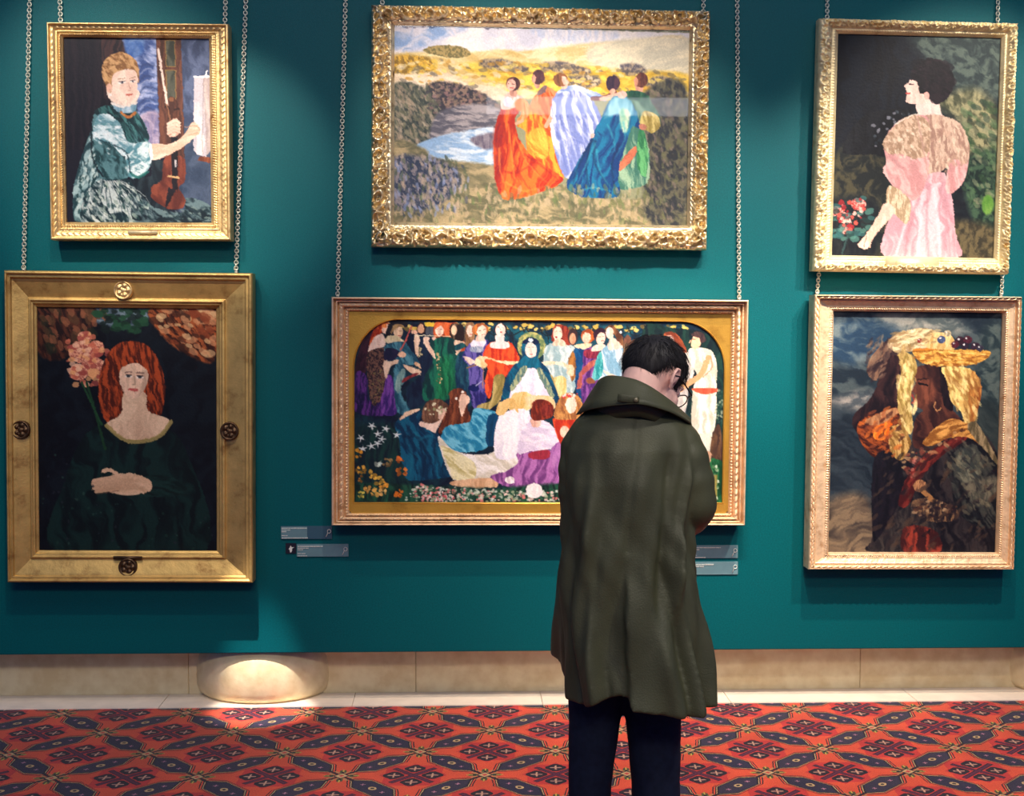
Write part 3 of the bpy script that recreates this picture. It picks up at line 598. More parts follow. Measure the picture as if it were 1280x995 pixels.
def paint_procession():
    p = Paint(443, 398, 903, 630, (20, 30, 60), 53)
    p.T(1, 0, 0)
    p.poly([(440, 390), (910, 390), (910, 640), (440, 640)], (10, 22, 48), (20, 54, 70), sc=10, stretch=2, smooth=False)
    p.poly([(560, 404), (870, 404), (870, 440), (560, 440)], (16, 40, 62), (26, 92, 110), sc=6, stretch=2, smooth=False, soft=4)
    p.dabs([(470, 403), (860, 403), (860, 411), (470, 411)], 120, 2, [(214, 180, 90), (120, 100, 60), (40, 60, 60), (236, 206, 120)], .9, 1.6, 0, False)
    for i in range(14): p.line([(560 + i * 22, 404), (570 + i * 22, 418), (590 + i * 22, 410), (596 + i * 22, 430)], 1.4, (24, 34, 44), .9)
    E = lambda: p.T(8.29, 440, 395)
    # left singers
    E()
    p.poly([(170, 120), (300, 110), (180, 380), (140, 600), (60, 700), (40, 500)], (40, 20, 40), (70, 36, 54), ang=110)
    p.poly([(40, 600), (150, 620), (180, 880), (300, 620), (420, 640), (480, 995), (40, 995)], (30, 22, 70), (96, 50, 130), ang=95, sc=3, con=2.2)
    p.poly([(330, 660), (420, 640), (470, 995), (300, 995)], (60, 34, 110), (124, 72, 160), ang=95, sc=3, con=2.2)
    p.poly([(380, 60), (270, 90), (200, 200), (180, 350), (240, 230), (340, 150)], (150, 44, 26), (226, 110, 56), ang=-50, sc=2)
    p.poly([(240, 210), (320, 190), (345, 300), (230, 350), (170, 370), (190, 290)], (222, 190, 176), (244, 218, 204))
    p.ell(348, 130, 40, 55, (230, 190, 170), rot=20); p.line([(372, 60), (402, 90), (396, 104)], 16, (232, 170, 120)); p.ell(335, 95, 30, 26, (222, 130, 70))
    p.poly([(165, 380), (340, 330), (350, 480), (330, 760), (250, 930), (190, 860), (160, 600)], (50, 36, 46), (120, 86, 76), sc=1.6, stretch=1.2, con=2.6)
    p.dabs([(170, 600), (330, 560), (320, 760), (250, 900), (190, 840)], 90, 9, [(150, 130, 86), (60, 50, 50), (110, 90, 80)], .7)
    p.poly([(330, 470), (470, 440), (480, 480), (400, 520), (360, 640), (340, 620)], (214, 180, 156), (236, 206, 184))
    p.poly([(400, 60), (560, 50), (560, 110), (480, 90), (420, 170), (340, 220)], (18, 20, 34), (36, 34, 44))
    p.ell(475, 165, 48, 60, (216, 184, 156), rot=15); p.poly([(400, 180), (470, 110), (540, 110), (500, 80), (430, 90)], (140, 110, 80), (170, 140, 100)); p.line([(480, 150), (510, 150)], 6, (120, 80, 70)); p.line([(476, 198), (500, 200)], 7, (170, 70, 70))
    p.poly([(330, 250), (420, 190), (540, 260), (480, 290), (400, 290)], (190, 176, 140), (226, 206, 176))
    p.poly([(340, 300), (560, 270), (680, 460), (640, 500), (540, 520), (560, 640), (500, 780), (600, 995), (470, 995), (430, 700), (440, 520), (480, 450), (360, 460)], (30, 76, 100), (84, 138, 156), ang=75, sc=3, con=2.2)
    p.poly([(500, 560), (550, 560), (520, 700), (480, 800), (440, 720)], (110, 140, 140), (170, 190, 180), ang=100, a=.8)
    p.poly([(350, 330), (470, 350), (490, 400), (400, 460), (330, 440)], (16, 26, 60), (40, 34, 70))
    p.poly([(540, 500), (700, 560), (700, 600), (640, 610), (540, 530)], (224, 186, 160), (240, 210, 186)); p.poly([(650, 470), (720, 510), (790, 530), (760, 560), (700, 540), (640, 500)], (206, 160, 130), (226, 190, 160))
    p.poly([(520, 690), (530, 650), (640, 590), (680, 600)], (110, 40, 50), (150, 60, 66)); p.line([(612, 98), (545, 260), (500, 350)], 14, (190, 90, 86))
    p.ell(515, 395, 40, 34, (220, 176, 150))
    # dark gown piper and flutist in green
    p.poly([(560, 240), (860, 200), (840, 500), (760, 860), (600, 960), (560, 760), (700, 600), (680, 450)], (14, 26, 56), (26, 50, 76), ang=90, sc=4)
    p.ell(712, 120, 44, 62, (60, 30, 34)); p.ell(706, 124, 34, 50, (220, 170, 140)); p.poly([(640, 200), (690, 200), (680, 390), (650, 380)], (220, 186, 160), (236, 206, 186)); p.ell(640, 160, 34, 22, (226, 180, 156))
    p.poly([(750, 60), (850, 60), (830, 105), (770, 105)], (220, 180, 60), (236, 206, 90)); p.poly([(765, 110), (830, 110), (840, 190), (760, 190)], (70, 76, 90), (90, 90, 100))
    p.poly([(850, 60), (995, 60), (1100, 80), (1160, 300), (1120, 420), (1080, 250), (860, 250)], (150, 56, 30), (216, 106, 60), ang=85, sc=2.5, con=2)
    p.poly([(800, 260), (900, 215), (1040, 230), (1100, 400), (1090, 700), (1060, 840), (820, 870), (730, 860), (740, 640), (830, 460)], (10, 54, 60), (26, 110, 90), ang=88, sc=4, con=2.4)
    p.poly([(900, 480), (1000, 420), (1060, 700), (980, 840), (860, 850)], (10, 90, 60), (40, 140, 90), ang=88, sc=3, con=2.2, a=.8, soft=8)
    p.ell(895, 140, 46, 66, (238, 202, 184)); p.poly([(850, 130), (850, 80), (900, 60), (950, 80), (945, 130), (905, 90)], (200, 100, 56)); p.line([(870, 130), (885, 130)], 6, (90, 60, 60)); p.line([(905, 130), (920, 130)], 6, (90, 60, 60)); p.line([(885, 182), (905, 182)], 7, (190, 80, 80))
    p.line([(640, 196), (1180, 206)], 7, (236, 226, 196)); p.poly([(730, 220), (790, 215), (790, 280), (850, 380), (850, 440), (760, 320)], (222, 186, 166), (240, 210, 190)); p.ell(840, 225, 22, 16, (230, 190, 170))
    p.dabs([(870, 400), (900, 400), (920, 660), (870, 660)], 26, 9, [(206, 180, 130), (230, 200, 150), (130, 110, 80)], .9)
    p.dabs([(690, 320), (715, 320), (705, 440), (680, 440)], 14, 9, [(206, 190, 150), (150, 130, 90)], .9)
    p.T(8.29, 540, 395)
    p.poly([(180, 80), (300, 80), (330, 220), (260, 260), (180, 200)], (40, 26, 30), (120, 100, 80)); p.ell(215, 135, 30, 56, (232, 190, 160)); p.poly([(220, 250), (330, 270), (240, 400), (230, 340)], (220, 186, 164)); p.poly([(225, 290), (310, 270), (330, 310), (240, 350)], (10, 56, 76), (30, 90, 96))
    p.poly([(240, 430), (340, 360), (400, 560), (420, 900), (330, 900), (240, 720)], (14, 50, 80), (40, 90, 110), ang=90, sc=3)
    p.poly([(340, 70), (420, 70), (420, 270), (340, 300), (330, 160)], (120, 84, 60), (170, 130, 96)); p.ell(378, 145, 34, 62, (238, 206, 190)); p.line([(378, 180), (398, 182)], 7, (190, 80, 80))
    p.poly([(340, 320), (430, 240), (560, 240), (560, 330), (500, 440), (520, 640), (550, 880), (420, 950), (380, 760), (360, 520), (300, 430)], (44, 40, 110), (110, 96, 170), ang=88, sc=3.5, con=2.4)
    p.poly([(400, 250), (540, 240), (500, 330), (400, 320)], (210, 200, 220), (236, 226, 236)); p.poly([(390, 310), (505, 310), (500, 365), (390, 360)], (130, 140, 170), (190, 190, 204), sc=1)
    p.ell(485, 130, 86, 66, (150, 80, 44), (214, 130, 66)); p.ell(500, 150, 48, 68, (240, 204, 188)); p.line([(470, 145), (490, 140)], 6, (90, 60, 60)); p.line([(515, 135), (535, 132)], 6, (90, 60, 60)); p.line([(500, 185), (525, 180)], 8, (196, 80, 80)); p.poly([(455, 190), (520, 200), (530, 250), (440, 250)], (226, 190, 176))
    p.poly([(540, 320), (600, 260), (780, 260), (840, 320), (890, 440), (830, 480), (790, 620), (640, 620), (600, 820), (560, 840), (530, 700), (560, 540), (510, 420)], (190, 50, 36), (236, 96, 50), ang=88, sc=3.5, con=2.2)
    p.poly([(590, 270), (640, 250), (640, 190), (730, 190), (730, 245), (775, 265), (770, 325), (600, 320)], (230, 206, 206), (248, 228, 224)); p.ell(690, 125, 68, 60, (40, 24, 40)); p.ell(690, 135, 52, 68, (240, 206, 196)); p.line([(680, 110), (695, 135)], 5, (180, 120, 110)); p.ell(697, 155, 11, 7, (170, 60, 60)); p.line([(660, 105), (676, 105)], 5, (90, 60, 60)); p.line([(706, 105), (722, 108)], 5, (90, 60, 60))
    p.poly([(420, 480), (440, 430), (520, 405), (700, 455), (885, 460), (830, 495), (700, 480), (560, 435), (530, 460), (560, 500), (520, 535), (450, 500)], (220, 190, 140), (246, 226, 190)); p.poly([(310, 410), (400, 430), (430, 470), (380, 500), (340, 460)], (236, 206, 196)); p.line([(515, 530), (515, 740)], 9, (180, 130, 120)); p.line([(350, 530), (440, 500)], 14, (150, 110, 70))
    p.ell(420, 740, 60, 40, (16, 26, 90)); p.line([(440, 720), (500, 670)], 7, (200, 200, 220))
    p.poly([(480, 910), (600, 860), (630, 620), (740, 620), (700, 860), (640, 920), (540, 990), (450, 960)], (140, 124, 70), (200, 176, 116), ang=100, sc=4)
    # hooded lady on the throne
    p.T(8.29, 640, 395)
    p.ell(180, 300, 145, 150, (110, 130, 90), (196, 186, 120), sc=3, stretch=1); p.poly([(240, 600), (420, 600), (560, 700), (540, 830), (440, 830), (360, 700)], (170, 150, 96), (214, 190, 130))
    p.poly([(80, 340), (95, 250), (170, 205), (250, 240), (270, 340), (250, 430), (330, 500), (400, 660), (470, 850), (410, 910), (380, 820), (250, 560), (100, 540), (0, 740), (-60, 860), (-130, 870), (-80, 640), (0, 500), (80, 440)], (8, 60, 96), (14, 100, 130), ang=60, sc=4)
    p.poly([(90, 250), (170, 205), (255, 245), (240, 280), (170, 250), (110, 280)], (12, 30, 66)); p.ell(173, 238, 26, 20, (226, 230, 240))
    p.ell(176, 340, 60, 82, (240, 206, 196)); p.poly([(90, 430), (130, 400), (176, 430), (240, 400), (270, 480), (240, 530), (110, 530), (70, 490)], (8, 84, 112), (20, 110, 140)); p.line([(140, 312), (162, 312)], 6, (110, 70, 70)); p.line([(188, 310), (210, 310)], 6, (110, 70, 70)); p.line([(178, 320), (182, 360)], 4, (200, 150, 140)); p.line([(164, 385), (192, 385)], 8, (190, 90, 90))
    p.poly([(-10, 720), (90, 560), (160, 530), (250, 560), (390, 830), (400, 900), (180, 900), (160, 980), (-60, 960), (-50, 860)], (226, 212, 232), (248, 240, 248), ang=88, sc=5)
    p.poly([(80, 520), (140, 540), (0, 760), (-30, 720)], (90, 120, 120), (170, 176, 140), sc=1.5, con=2.4); p.poly([(240, 560), (290, 540), (410, 780), (400, 860), (330, 740)], (90, 120, 120), (170, 176, 140), sc=1.5, con=2.4)
    p.poly([(-60, 920), (0, 800), (130, 780), (200, 840), (180, 960), (0, 990)], (220, 180, 110), (240, 214, 160), sc=4); p.poly([(120, 850), (200, 820), (390, 830), (420, 960), (200, 960)], (226, 190, 140), (246, 220, 186))
    # right group
    p.poly([(320, 320), (400, 265), (560, 265), (640, 340), (660, 560), (620, 780), (540, 780), (420, 640), (340, 520), (310, 460)], (150, 176, 184), (216, 222, 222), ang=88, sc=4, con=2)
    p.poly([(560, 470), (610, 340), (650, 360), (655, 560), (600, 660)], (120, 80, 46), (180, 120, 60), sc=1.6); p.poly([(420, 625), (530, 625), (540, 800), (470, 820), (440, 740)], (206, 180, 110), (236, 220, 170))
    p.poly([(400, 140), (420, 80), (520, 80), (570, 130), (600, 240), (560, 290), (500, 250), (390, 250)], (110, 34, 34), (160, 66, 50), sc=2); p.ell(450, 170, 48, 80, (238, 200, 182)); p.poly([(430, 230), (500, 230), (540, 290), (400, 290)], (230, 190, 170)); p.ell(437, 205, 12, 10, (140, 50, 50)); p.line([(430, 140), (445, 140)], 5, (90, 60, 60)); p.line([(465, 140), (485, 142)], 5, (90, 60, 60))
    p.poly([(290, 460), (480, 460), (560, 490), (610, 500), (620, 600), (560, 600), (540, 520), (430, 490), (340, 500)], (220, 190, 160), (246, 226, 200))
    p.ell(605, 200, 50, 90, (60, 40, 46)); p.ell(605, 220, 34, 60, (206, 150, 120))
    p.poly([(620, 330), (760, 310), (840, 420), (860, 900), (780, 980), (740, 920), (640, 760), (640, 480)], (12, 60, 110), (24, 90, 140), ang=88, sc=3)
    p.ell(760, 190, 70, 76, (150, 70, 36), (206, 110, 50)); p.ell(745, 210, 42, 60, (236, 190, 170)); p.poly([(620, 290), (700, 270), (800, 270), (760, 330), (660, 320)], (226, 196, 160), (240, 214, 186))
    p.poly([(730, 330), (880, 330), (860, 560), (870, 700), (800, 940), (740, 960), (690, 760), (710, 480)], (80, 40, 110), (150, 90, 160), ang=95, sc=3, con=2.4); p.poly([(730, 340), (880, 330), (850, 420), (740, 410)], (110, 30, 60), (160, 60, 80), sc=1.5)
    p.poly([(820, 440), (860, 470), (720, 600), (700, 720), (650, 740), (690, 560)], (160, 80, 80), (206, 130, 110)); p.ell(795, 660, 50, 36, (140, 84, 60))
    p.ell(890, 180, 72, 76, (50, 24, 44)); p.ell(895, 215, 46, 66, (238, 200, 184), rot=15); p.poly([(830, 290), (940, 270), (930, 330), (800, 350)], (236, 200, 186)); p.line([(900, 240), (925, 235)], 7, (190, 70, 70)); p.line([(870, 200), (888, 196)], 5, (80, 50, 60)); p.line([(910, 195), (926, 190)], 5, (80, 50, 60))
    p.T(6.4, 700, 410)
    p.poly([(250, 330), (300, 200), (350, 130), (470, 130), (500, 240), (480, 380), (430, 400), (250, 400)], (130, 170, 196), (206, 218, 232), ang=80, sc=3.5, con=2.2)
    p.poly([(250, 400), (270, 240), (310, 180), (330, 300), (310, 380)], (40, 140, 150), (110, 190, 190), sc=2)
    p.poly([(350, 10), (350, -25), (400, -40), (440, 0), (480, 60), (490, 130), (440, 110), (420, 40)], (90, 56, 44), (140, 96, 66)); p.ell(378, 25, 32, 48, (240, 210, 196)); p.poly([(385, 60), (440, 90), (480, 140), (370, 160)], (236, 200, 186)); p.poly([(330, 330), (430, 370), (480, 390), (400, 395)], (236, 196, 176))
    p.ell(465, 20, 10, 8, (250, 250, 250)); p.ell(520, 90, 30, 50, (120, 80, 66)); p.ell(570, 110, 24, 34, (150, 106, 86)); p.poly([(490, 130), (530, 130), (530, 380), (490, 380)], (80, 60, 50), (150, 120, 90), sc=1.5)
    # right pair: veiled lady and youth in white
    p.poly([(640, 0), (860, -20), (1180, 40), (1290, 300), (1290, 900), (1200, 960), (640, 700)], (12, 34, 44), (30, 66, 60), sc=5)
    p.poly([(810, 30), (880, 10), (940, 60), (1000, 170), (990, 210), (900, 160), (830, 90)], (120, 56, 40), (170, 90, 56), ang=50, sc=2); p.ell(850, 80, 40, 40, (214, 176, 166), rot=35); 
    p.poly([(950, 200), (1050, 210), (1050, 370), (1010, 420), (1010, 560), (960, 760), (880, 700), (900, 420)], (176, 170, 170), (226, 214, 206), ang=88, sc=3)
    p.poly([(1020, 150), (1120, 140), (1210, 180), (1240, 300), (1240, 480), (1240, 700), (1200, 860), (1050, 860), (1040, 700), (1050, 480), (1080, 360), (1020, 260)], (196, 190, 176), (240, 232, 222), ang=88, sc=4, con=2.2)
    p.poly([(1030, 860), (1210, 850), (1190, 1000), (1180, 1050), (1070, 1050)], (196, 200, 190), (230, 222, 210), ang=88)
    p.line([(1170, 220), (1110, 360), (1000, 440), (950, 480)], 44, (206, 160, 120)); p.line([(1190, 210), (1200, 300), (1130, 380)], 10, (160, 116, 84), .7)
    p.poly([(1050, 470), (1240, 470), (1240, 500), (1150, 520), (1060, 495)], (180, 76, 56), (206, 100, 76)); p.ell(1070, 95, 40, 56, (226, 180, 150), rot=10); p.poly([(1030, 40), (1060, 10), (1120, 20), (1150, 80), (1110, 100), (1090, 60)], (50, 40, 50), (90, 66, 66)); p.line([(1040, 70), (1060, 72)], 6, (70, 40, 40)); p.line([(1025, 85), (1015, 100)], 8, (226, 180, 150))
    p.poly([(1210, 860), (1260, 760), (1290, 900), (1290, 1300), (1200, 1300), (1190, 1050)], (70, 50, 46), (110, 80, 60)); p.dabs([(1240, 500), (1290, 500), (1290, 760), (1230, 700)], 40, 10, [(200, 200, 170), (60, 90, 80)], .6)
    p.T(2.925, 640, 360)
    p.poly([(640, 640), (780, 640), (780, 790), (640, 790)], (14, 60, 40), (40, 110, 70), sc=4); p.poly([(680, 600), (725, 600), (715, 650), (690, 650)], (200, 160, 136)); p.dabs([(690, 660), (770, 660), (770, 780), (690, 780)], 40, 6, [(220, 226, 210), (90, 130, 90)], .8); p.poly([(705, 685), (750, 685), (750, 780), (705, 780)], (110, 110, 60), (150, 140, 84), smooth=False)
    # foreground: lilies, teal gown, cyan gown, white cloth, mauve, orange
    p.T(8.29, 440, 510)
    p.poly([(30, 250), (200, 180), (480, 200), (560, 500), (560, 980), (30, 980)], (14, 36, 50), (26, 64, 62), sc=4, soft=8)
    p.poly([(480, 120), (640, 20), (720, 60), (700, 160), (850, 230), (910, 340), (930, 520), (1000, 640), (1010, 720), (700, 760), (560, 740), (540, 640), (500, 520), (490, 350), (440, 190)], (6, 50, 84), (18, 96, 128), ang=75, sc=5, stretch=4, con=2.4)
    for q in ([(640, 260), (740, 360), (800, 480)], [(560, 330), (620, 480), (600, 700)], [(700, 330), (790, 290), (880, 320)]): p.line(q, 14, (40, 130, 156), .7, 4, taper=True)
    for q in ([(700, 360), (760, 480), (720, 740)], [(520, 300), (640, 300), (720, 340)], [(860, 400), (880, 560), (960, 700)]): p.line(q, 16, (4, 34, 62), .7, 4, taper=True)
    p.poly([(490, 115), (560, 40), (680, 5), (690, 25), (580, 80), (520, 115)], (226, 190, 160), (240, 210, 186)); p.poly([(700, 150), (850, 130), (940, 90), (870, 230), (850, 260), (760, 210), (700, 190)], (230, 196, 180), (244, 214, 200))
    p.T(2.925, 400, 360)
    p.poly([(370, 470), (385, 420), (430, 405), (465, 430), (450, 470), (410, 495), (380, 490)], (90, 60, 50), (140, 100, 80), sc=2.5); p.ell(445, 462, 16, 24, (230, 190, 170)); p.dabs([(385, 425), (460, 425), (465, 460), (400, 470)], 16, 5, [(230, 220, 190), (150, 150, 110)], .9)
    p.poly([(430, 530), (470, 420), (470, 380), (510, 365), (540, 400), (535, 440), (550, 490), (500, 505)], (90, 44, 34), (150, 84, 56), ang=95, sc=2.5); p.poly([(515, 385), (540, 395), (543, 415), (530, 430), (515, 470), (505, 420)], (236, 196, 176)); p.ell(495, 403, 5, 5, (250, 236, 226)); p.ell(516, 378, 5, 5, (250, 236, 226))
    p.poly([(435, 560), (460, 505), (540, 490), (560, 440), (615, 445), (640, 460), (610, 520), (610, 580), (560, 600), (490, 600), (440, 590)], (40, 130, 170), (120, 190, 216), ang=40, sc=4, stretch=3, con=2.4); p.poly([(610, 470), (650, 470), (640, 570), (605, 570)], (10, 66, 104))
    p.poly([(430, 540), (480, 590), (560, 610), (640, 590), (650, 470), (700, 455), (760, 480), (740, 600), (740, 640), (680, 690), (600, 700), (500, 710), (470, 680), (440, 600)], (214, 204, 190), (246, 238, 236), ang=30, sc=5, stretch=4, con=2)
    p.poly([(440, 580), (490, 600), (560, 640), (560, 700), (490, 705), (470, 660)], (200, 186, 130), (236, 226, 190), ang=30, sc=4, con=2); p.poly([(650, 470), (760, 450), (740, 600), (640, 620)], (232, 222, 238), (252, 246, 252), ang=85, sc=6)
    p.poly([(475, 712), (560, 700), (640, 700), (640, 730), (560, 735), (490, 728)], (206, 160, 124), (230, 190, 156)); 
    p.poly([(690, 430), (720, 455), (700, 400), (650, 420), (640, 460), (670, 460)], (220, 176, 110), (236, 200, 140))
    p.poly([(720, 600), (830, 590), (880, 620), (890, 700), (860, 720), (720, 740), (620, 695), (680, 670), (720, 640)], (120, 66, 130), (186, 120, 186), ang=100, sc=4, con=2.2)
    p.poly([(725, 545), (745, 500), (800, 480), (850, 510), (880, 580), (830, 590), (760, 600), (720, 605)], (216, 200, 226), (244, 232, 244), ang=10, sc=4, con=2); p.poly([(760, 605), (830, 592), (830, 625), (770, 625)], (160, 50, 70)); p.poly([(840, 590), (890, 560), (895, 640), (860, 680)], (150, 90, 160), (190, 130, 190))
    p.ell(783, 488, 20, 22, (226, 176, 160)); p.poly([(765, 450), (775, 412), (810, 405), (845, 425), (845, 465), (815, 480), (775, 482)], (100, 34, 30), (160, 66, 44), sc=2.5); p.ell(822, 445, 20, 22, (110, 36, 36), (150, 60, 50))
    p.poly([(845, 480), (880, 470), (940, 450), (1000, 560), (930, 600), (880, 580)], (180, 50, 36), (226, 90, 50), sc=4); p.poly([(850, 470), (870, 400), (910, 380), (950, 410), (960, 470), (900, 480)], (150, 96, 60), (206, 150, 90), ang=80, sc=2); p.ell(912, 425, 20, 32, (240, 206, 190)); p.dabs([(880, 385), (930, 380), (930, 392), (880, 398)], 8, 5, [(206, 60, 60), (240, 220, 220)], .9); p.ell(888, 525, 16, 22, (236, 196, 176))
    # flowers
    p.poly([(130, 720), (480, 730), (640, 735), (880, 720), (880, 785), (130, 785)], (16, 40, 40), (40, 90, 70), sc=4, soft=4); p.poly([(880, 720), (1000, 700), (1000, 785), (880, 785)], (16, 50, 40), (30, 80, 60), soft=3)
    p.dabs([(360, 720), (560, 740), (880, 740), (1000, 720), (1000, 785), (300, 785)], 420, 4.2, [(230, 232, 226), (206, 214, 200), (240, 206, 200), (170, 180, 150), (226, 130, 130), (60, 100, 80)], .85, 1.3, 0, False)
    p.dabs([(380, 750), (480, 755), (480, 783), (380, 783)], 60, 4, [(230, 170, 170), (240, 226, 220), (214, 90, 100)], .8); p.ell(780, 745, 32, 28, (236, 226, 230), (250, 244, 244), sc=4); p.ell(690, 705, 18, 14, (236, 220, 226))
    for (x, y) in ((190, 505), (212, 535), (240, 515), (150, 550), (210, 570), (280, 538), (188, 580), (158, 590), (226, 555)):
        for k in range(5):
            a_ = k * 1.257 + x; p.line([(x, y), (x + 17 * math.cos(a_), y + 15 * math.sin(a_))], 7, (220, 224, 226), .95, taper=True)
    for (x, y, r, c) in ((140, 605, 12, (200, 140, 50)), (150, 670, 12, (214, 160, 70)), (190, 690, 13, (226, 176, 76)), (215, 705, 13, (226, 180, 80)), (232, 725, 12, (214, 150, 60)), (290, 630, 11, (206, 110, 50)), (296, 672, 13, (214, 120, 50)), (285, 750, 13, (220, 120, 40)), (170, 740, 11, (200, 150, 80)), (200, 750, 12, (206, 160, 84)), (150, 700, 10, (180, 120, 60)), (245, 640, 12, (150, 120, 80)), (215, 640, 10, (190, 200, 190)), (150, 760, 10, (210, 190, 90)), (228, 752, 10, (230, 180, 110))):
        p.dabs([(x - r, y - r), (x + r, y - r), (x + r, y + r), (x - r, y + r)], 9, r * .5, [c, tuple(min(255, v * 1.15) for v in c), tuple(v * .7 for v in c)], .9)
    return p

def paint_pink_gown():
    p = Paint(1043, 44, 1246, 322, (24, 30, 40), 71)
    p.T(2.763, 980, 0)
    p.poly([(150, 100), (760, 100), (760, 900), (150, 900)], (12, 20, 34), (32, 44, 50), sc=12, stretch=1.5, smooth=False)
    p.poly([(150, 100), (470, 110), (440, 380), (300, 420), (150, 600)], (6, 12, 28), (16, 26, 42), sc=8, soft=16)
    p.poly([(430, 120), (760, 110), (760, 320), (620, 330), (520, 240)], (48, 62, 66), (92, 106, 100), ang=30, sc=6, stretch=1.5, con=2, soft=14)
    p.poly([(520, 350), (620, 300), (690, 320), (740, 420), (740, 640), (640, 560), (600, 420)], (80, 84, 66), (166, 160, 124), ang=60, sc=6, stretch=1.6, con=2, soft=12)
    p.poly([(620, 560), (740, 520), (740, 780), (660, 760)], (24, 44, 42), (70, 96, 76), sc=5, stretch=1.5, con=2.2, soft=8)
    p.poly([(570, 760), (730, 780), (730, 890), (580, 890)], (60, 56, 46), (110, 98, 72), sc=5, stretch=1.5, con=2, soft=10)
    p.dabs([(610, 380), (730, 360), (730, 720), (620, 640)], 120, 8, [(40, 62, 56), (96, 124, 90), (60, 90, 60), (150, 150, 120)], .5, 2, 40)
    p.ell(708, 700, 20, 34, (90, 140, 60), (120, 160, 80), soft=3)
    p.poly([(175, 540), (350, 540), (360, 880), (175, 880)], (28, 34, 38), (76, 72, 56), sc=7, stretch=1.4, con=2.2, soft=14); p.poly([(170, 700), (330, 700), (330, 885), (170, 885)], (16, 24, 34), (34, 40, 44), soft=10)
    p.poly([(208, 530), (240, 440), (300, 390), (400, 375), (440, 390), (380, 530), (300, 535)], (12, 16, 28), (26, 30, 40), sc=4); p.dabs([(320, 400), (430, 390), (360, 500), (310, 500)], 26, 5, [(160, 160, 170), (90, 100, 110), (40, 50, 60)], .7)
    for (x, y, r) in ((190, 735, 24), (220, 750, 18), (265, 708, 26), (225, 795, 22), (215, 765, 12)):
        p.ell(x, y, r, r * .8, (170, 60, 60), (240, 170, 160), sc=1.6, stretch=1, con=2.6)
    p.dabs([(175, 700), (300, 690), (300, 830), (175, 830)], 40, 9, [(60, 110, 110), (90, 140, 130), (30, 60, 60)], .7, 1.6); p.dabs([(180, 720), (285, 695), (250, 810)], 36, 7, [(240, 190, 180), (206, 90, 80), (160, 40, 50)], .85)
    p.line([(230, 820), (215, 880)], 7, (60, 90, 90), .7)
    # figure
    p.poly([(455, 350), (520, 340), (540, 390), (570, 440), (500, 450), (460, 400)], (236, 204, 196), (248, 222, 212))
    p.poly([(430, 265), (440, 230), (490, 200), (545, 215), (580, 270), (560, 330), (520, 358), (490, 330), (460, 320), (455, 290)], (14, 12, 26), (40, 30, 42), ang=30, sc=3, con=2); p.dabs([(430, 230), (500, 205), (560, 230), (575, 300), (520, 350)], 50, 14, [(16, 14, 28), (40, 30, 40)], .6)
    p.poly([(428, 276), (452, 282), (462, 318), (488, 325), (490, 350), (450, 358), (418, 352), (418, 322), (414, 305), (407, 296), (422, 286)], (232, 196, 184), (248, 216, 204)); p.ell(486, 328, 9, 13, (226, 170, 160)); p.line([(426, 290), (438, 290)], 5, (60, 40, 50)); p.line([(416, 322), (428, 322)], 5, (200, 80, 80)); p.line([(424, 274), (446, 276)], 4, (50, 36, 46))
    p.poly([(400, 640), (540, 600), (580, 660), (600, 800), (608, 890), (362, 890), (370, 760), (400, 700)], (206, 156, 166), (236, 200, 206), ang=86, sc=7, stretch=8, con=2)
    for q in ([(540, 640), (570, 760), (585, 885)], [(470, 680), (440, 790), (430, 885)], [(500, 650), (500, 780), (510, 885)], [(560, 680), (590, 790), (600, 885)]): p.line(q, 9, (190, 140, 150), .6, 3)
    for q in ([(520, 650), (540, 770), (550, 885)], [(440, 720), (400, 880)], [(480, 660), (475, 880)]): p.line(q, 10, (244, 218, 224), .7, 3)
    p.poly([(560, 640), (580, 500), (620, 470), (638, 500), (630, 600), (600, 650), (575, 665)], (206, 150, 150), (240, 200, 196), ang=80, sc=5)
    p.poly([(480, 400), (560, 400), (610, 430), (638, 500), (630, 560), (590, 545), (540, 590), (490, 600), (480, 500)], (172, 136, 122), (220, 190, 170), ang=80, sc=3, con=2.2)
    p.poly([(345, 490), (380, 430), (430, 400), (490, 400), (500, 500), (500, 600), (470, 680), (430, 688), (390, 655), (345, 590), (355, 560)], (208, 152, 152), (236, 190, 186), ang=60, sc=6, con=2)
    p.poly([(342, 490), (385, 430), (440, 395), (495, 420), (500, 520), (460, 545), (400, 530), (360, 530)], (176, 144, 120), (222, 192, 168), ang=60, sc=2.5, stretch=2, con=2.4); p.line([(365, 600), (385, 640), (420, 668), (455, 680)], 10, (200, 150, 150), .7, 3); p.line([(390, 560), (430, 640)], 9, (206, 160, 160), .6, 3)
    p.dabs([(350, 480), (480, 410), (490, 540), (370, 530)], 80, 4, [(250, 232, 210), (170, 140, 116), (220, 190, 166)], .6, 2, 60); p.dabs([(500, 420), (620, 450), (620, 560), (500, 590)], 80, 4, [(240, 220, 196), (170, 136, 120), (206, 170, 150)], .6, 2.5, 85)
    p.poly([(370, 640), (440, 690), (435, 770), (400, 750), (360, 700)], (176, 150, 120), (226, 204, 176), sc=2, con=2.2); p.line([(455, 395), (500, 600), (500, 625)], 6, (200, 160, 150), .6)
    p.poly([(358, 700), (390, 730), (345, 790), (315, 830), (300, 860), (275, 858), (268, 845), (295, 810), (330, 750)], (226, 184, 168), (244, 208, 192)); p.line([(300, 815), (272, 852)], 6, (236, 196, 180)); p.line([(306, 822), (308, 855)], 6, (226, 180, 164)); p.line([(296, 818), (286, 856)], 3, (170, 120, 110), .8)
    p.poly([(500, 600), (550, 590), (560, 620), (505, 630)], (206, 160, 166), (236, 200, 204)); p.line([(380, 430), (440, 396), (470, 392)], 4, (250, 236, 220), .8)
    return p

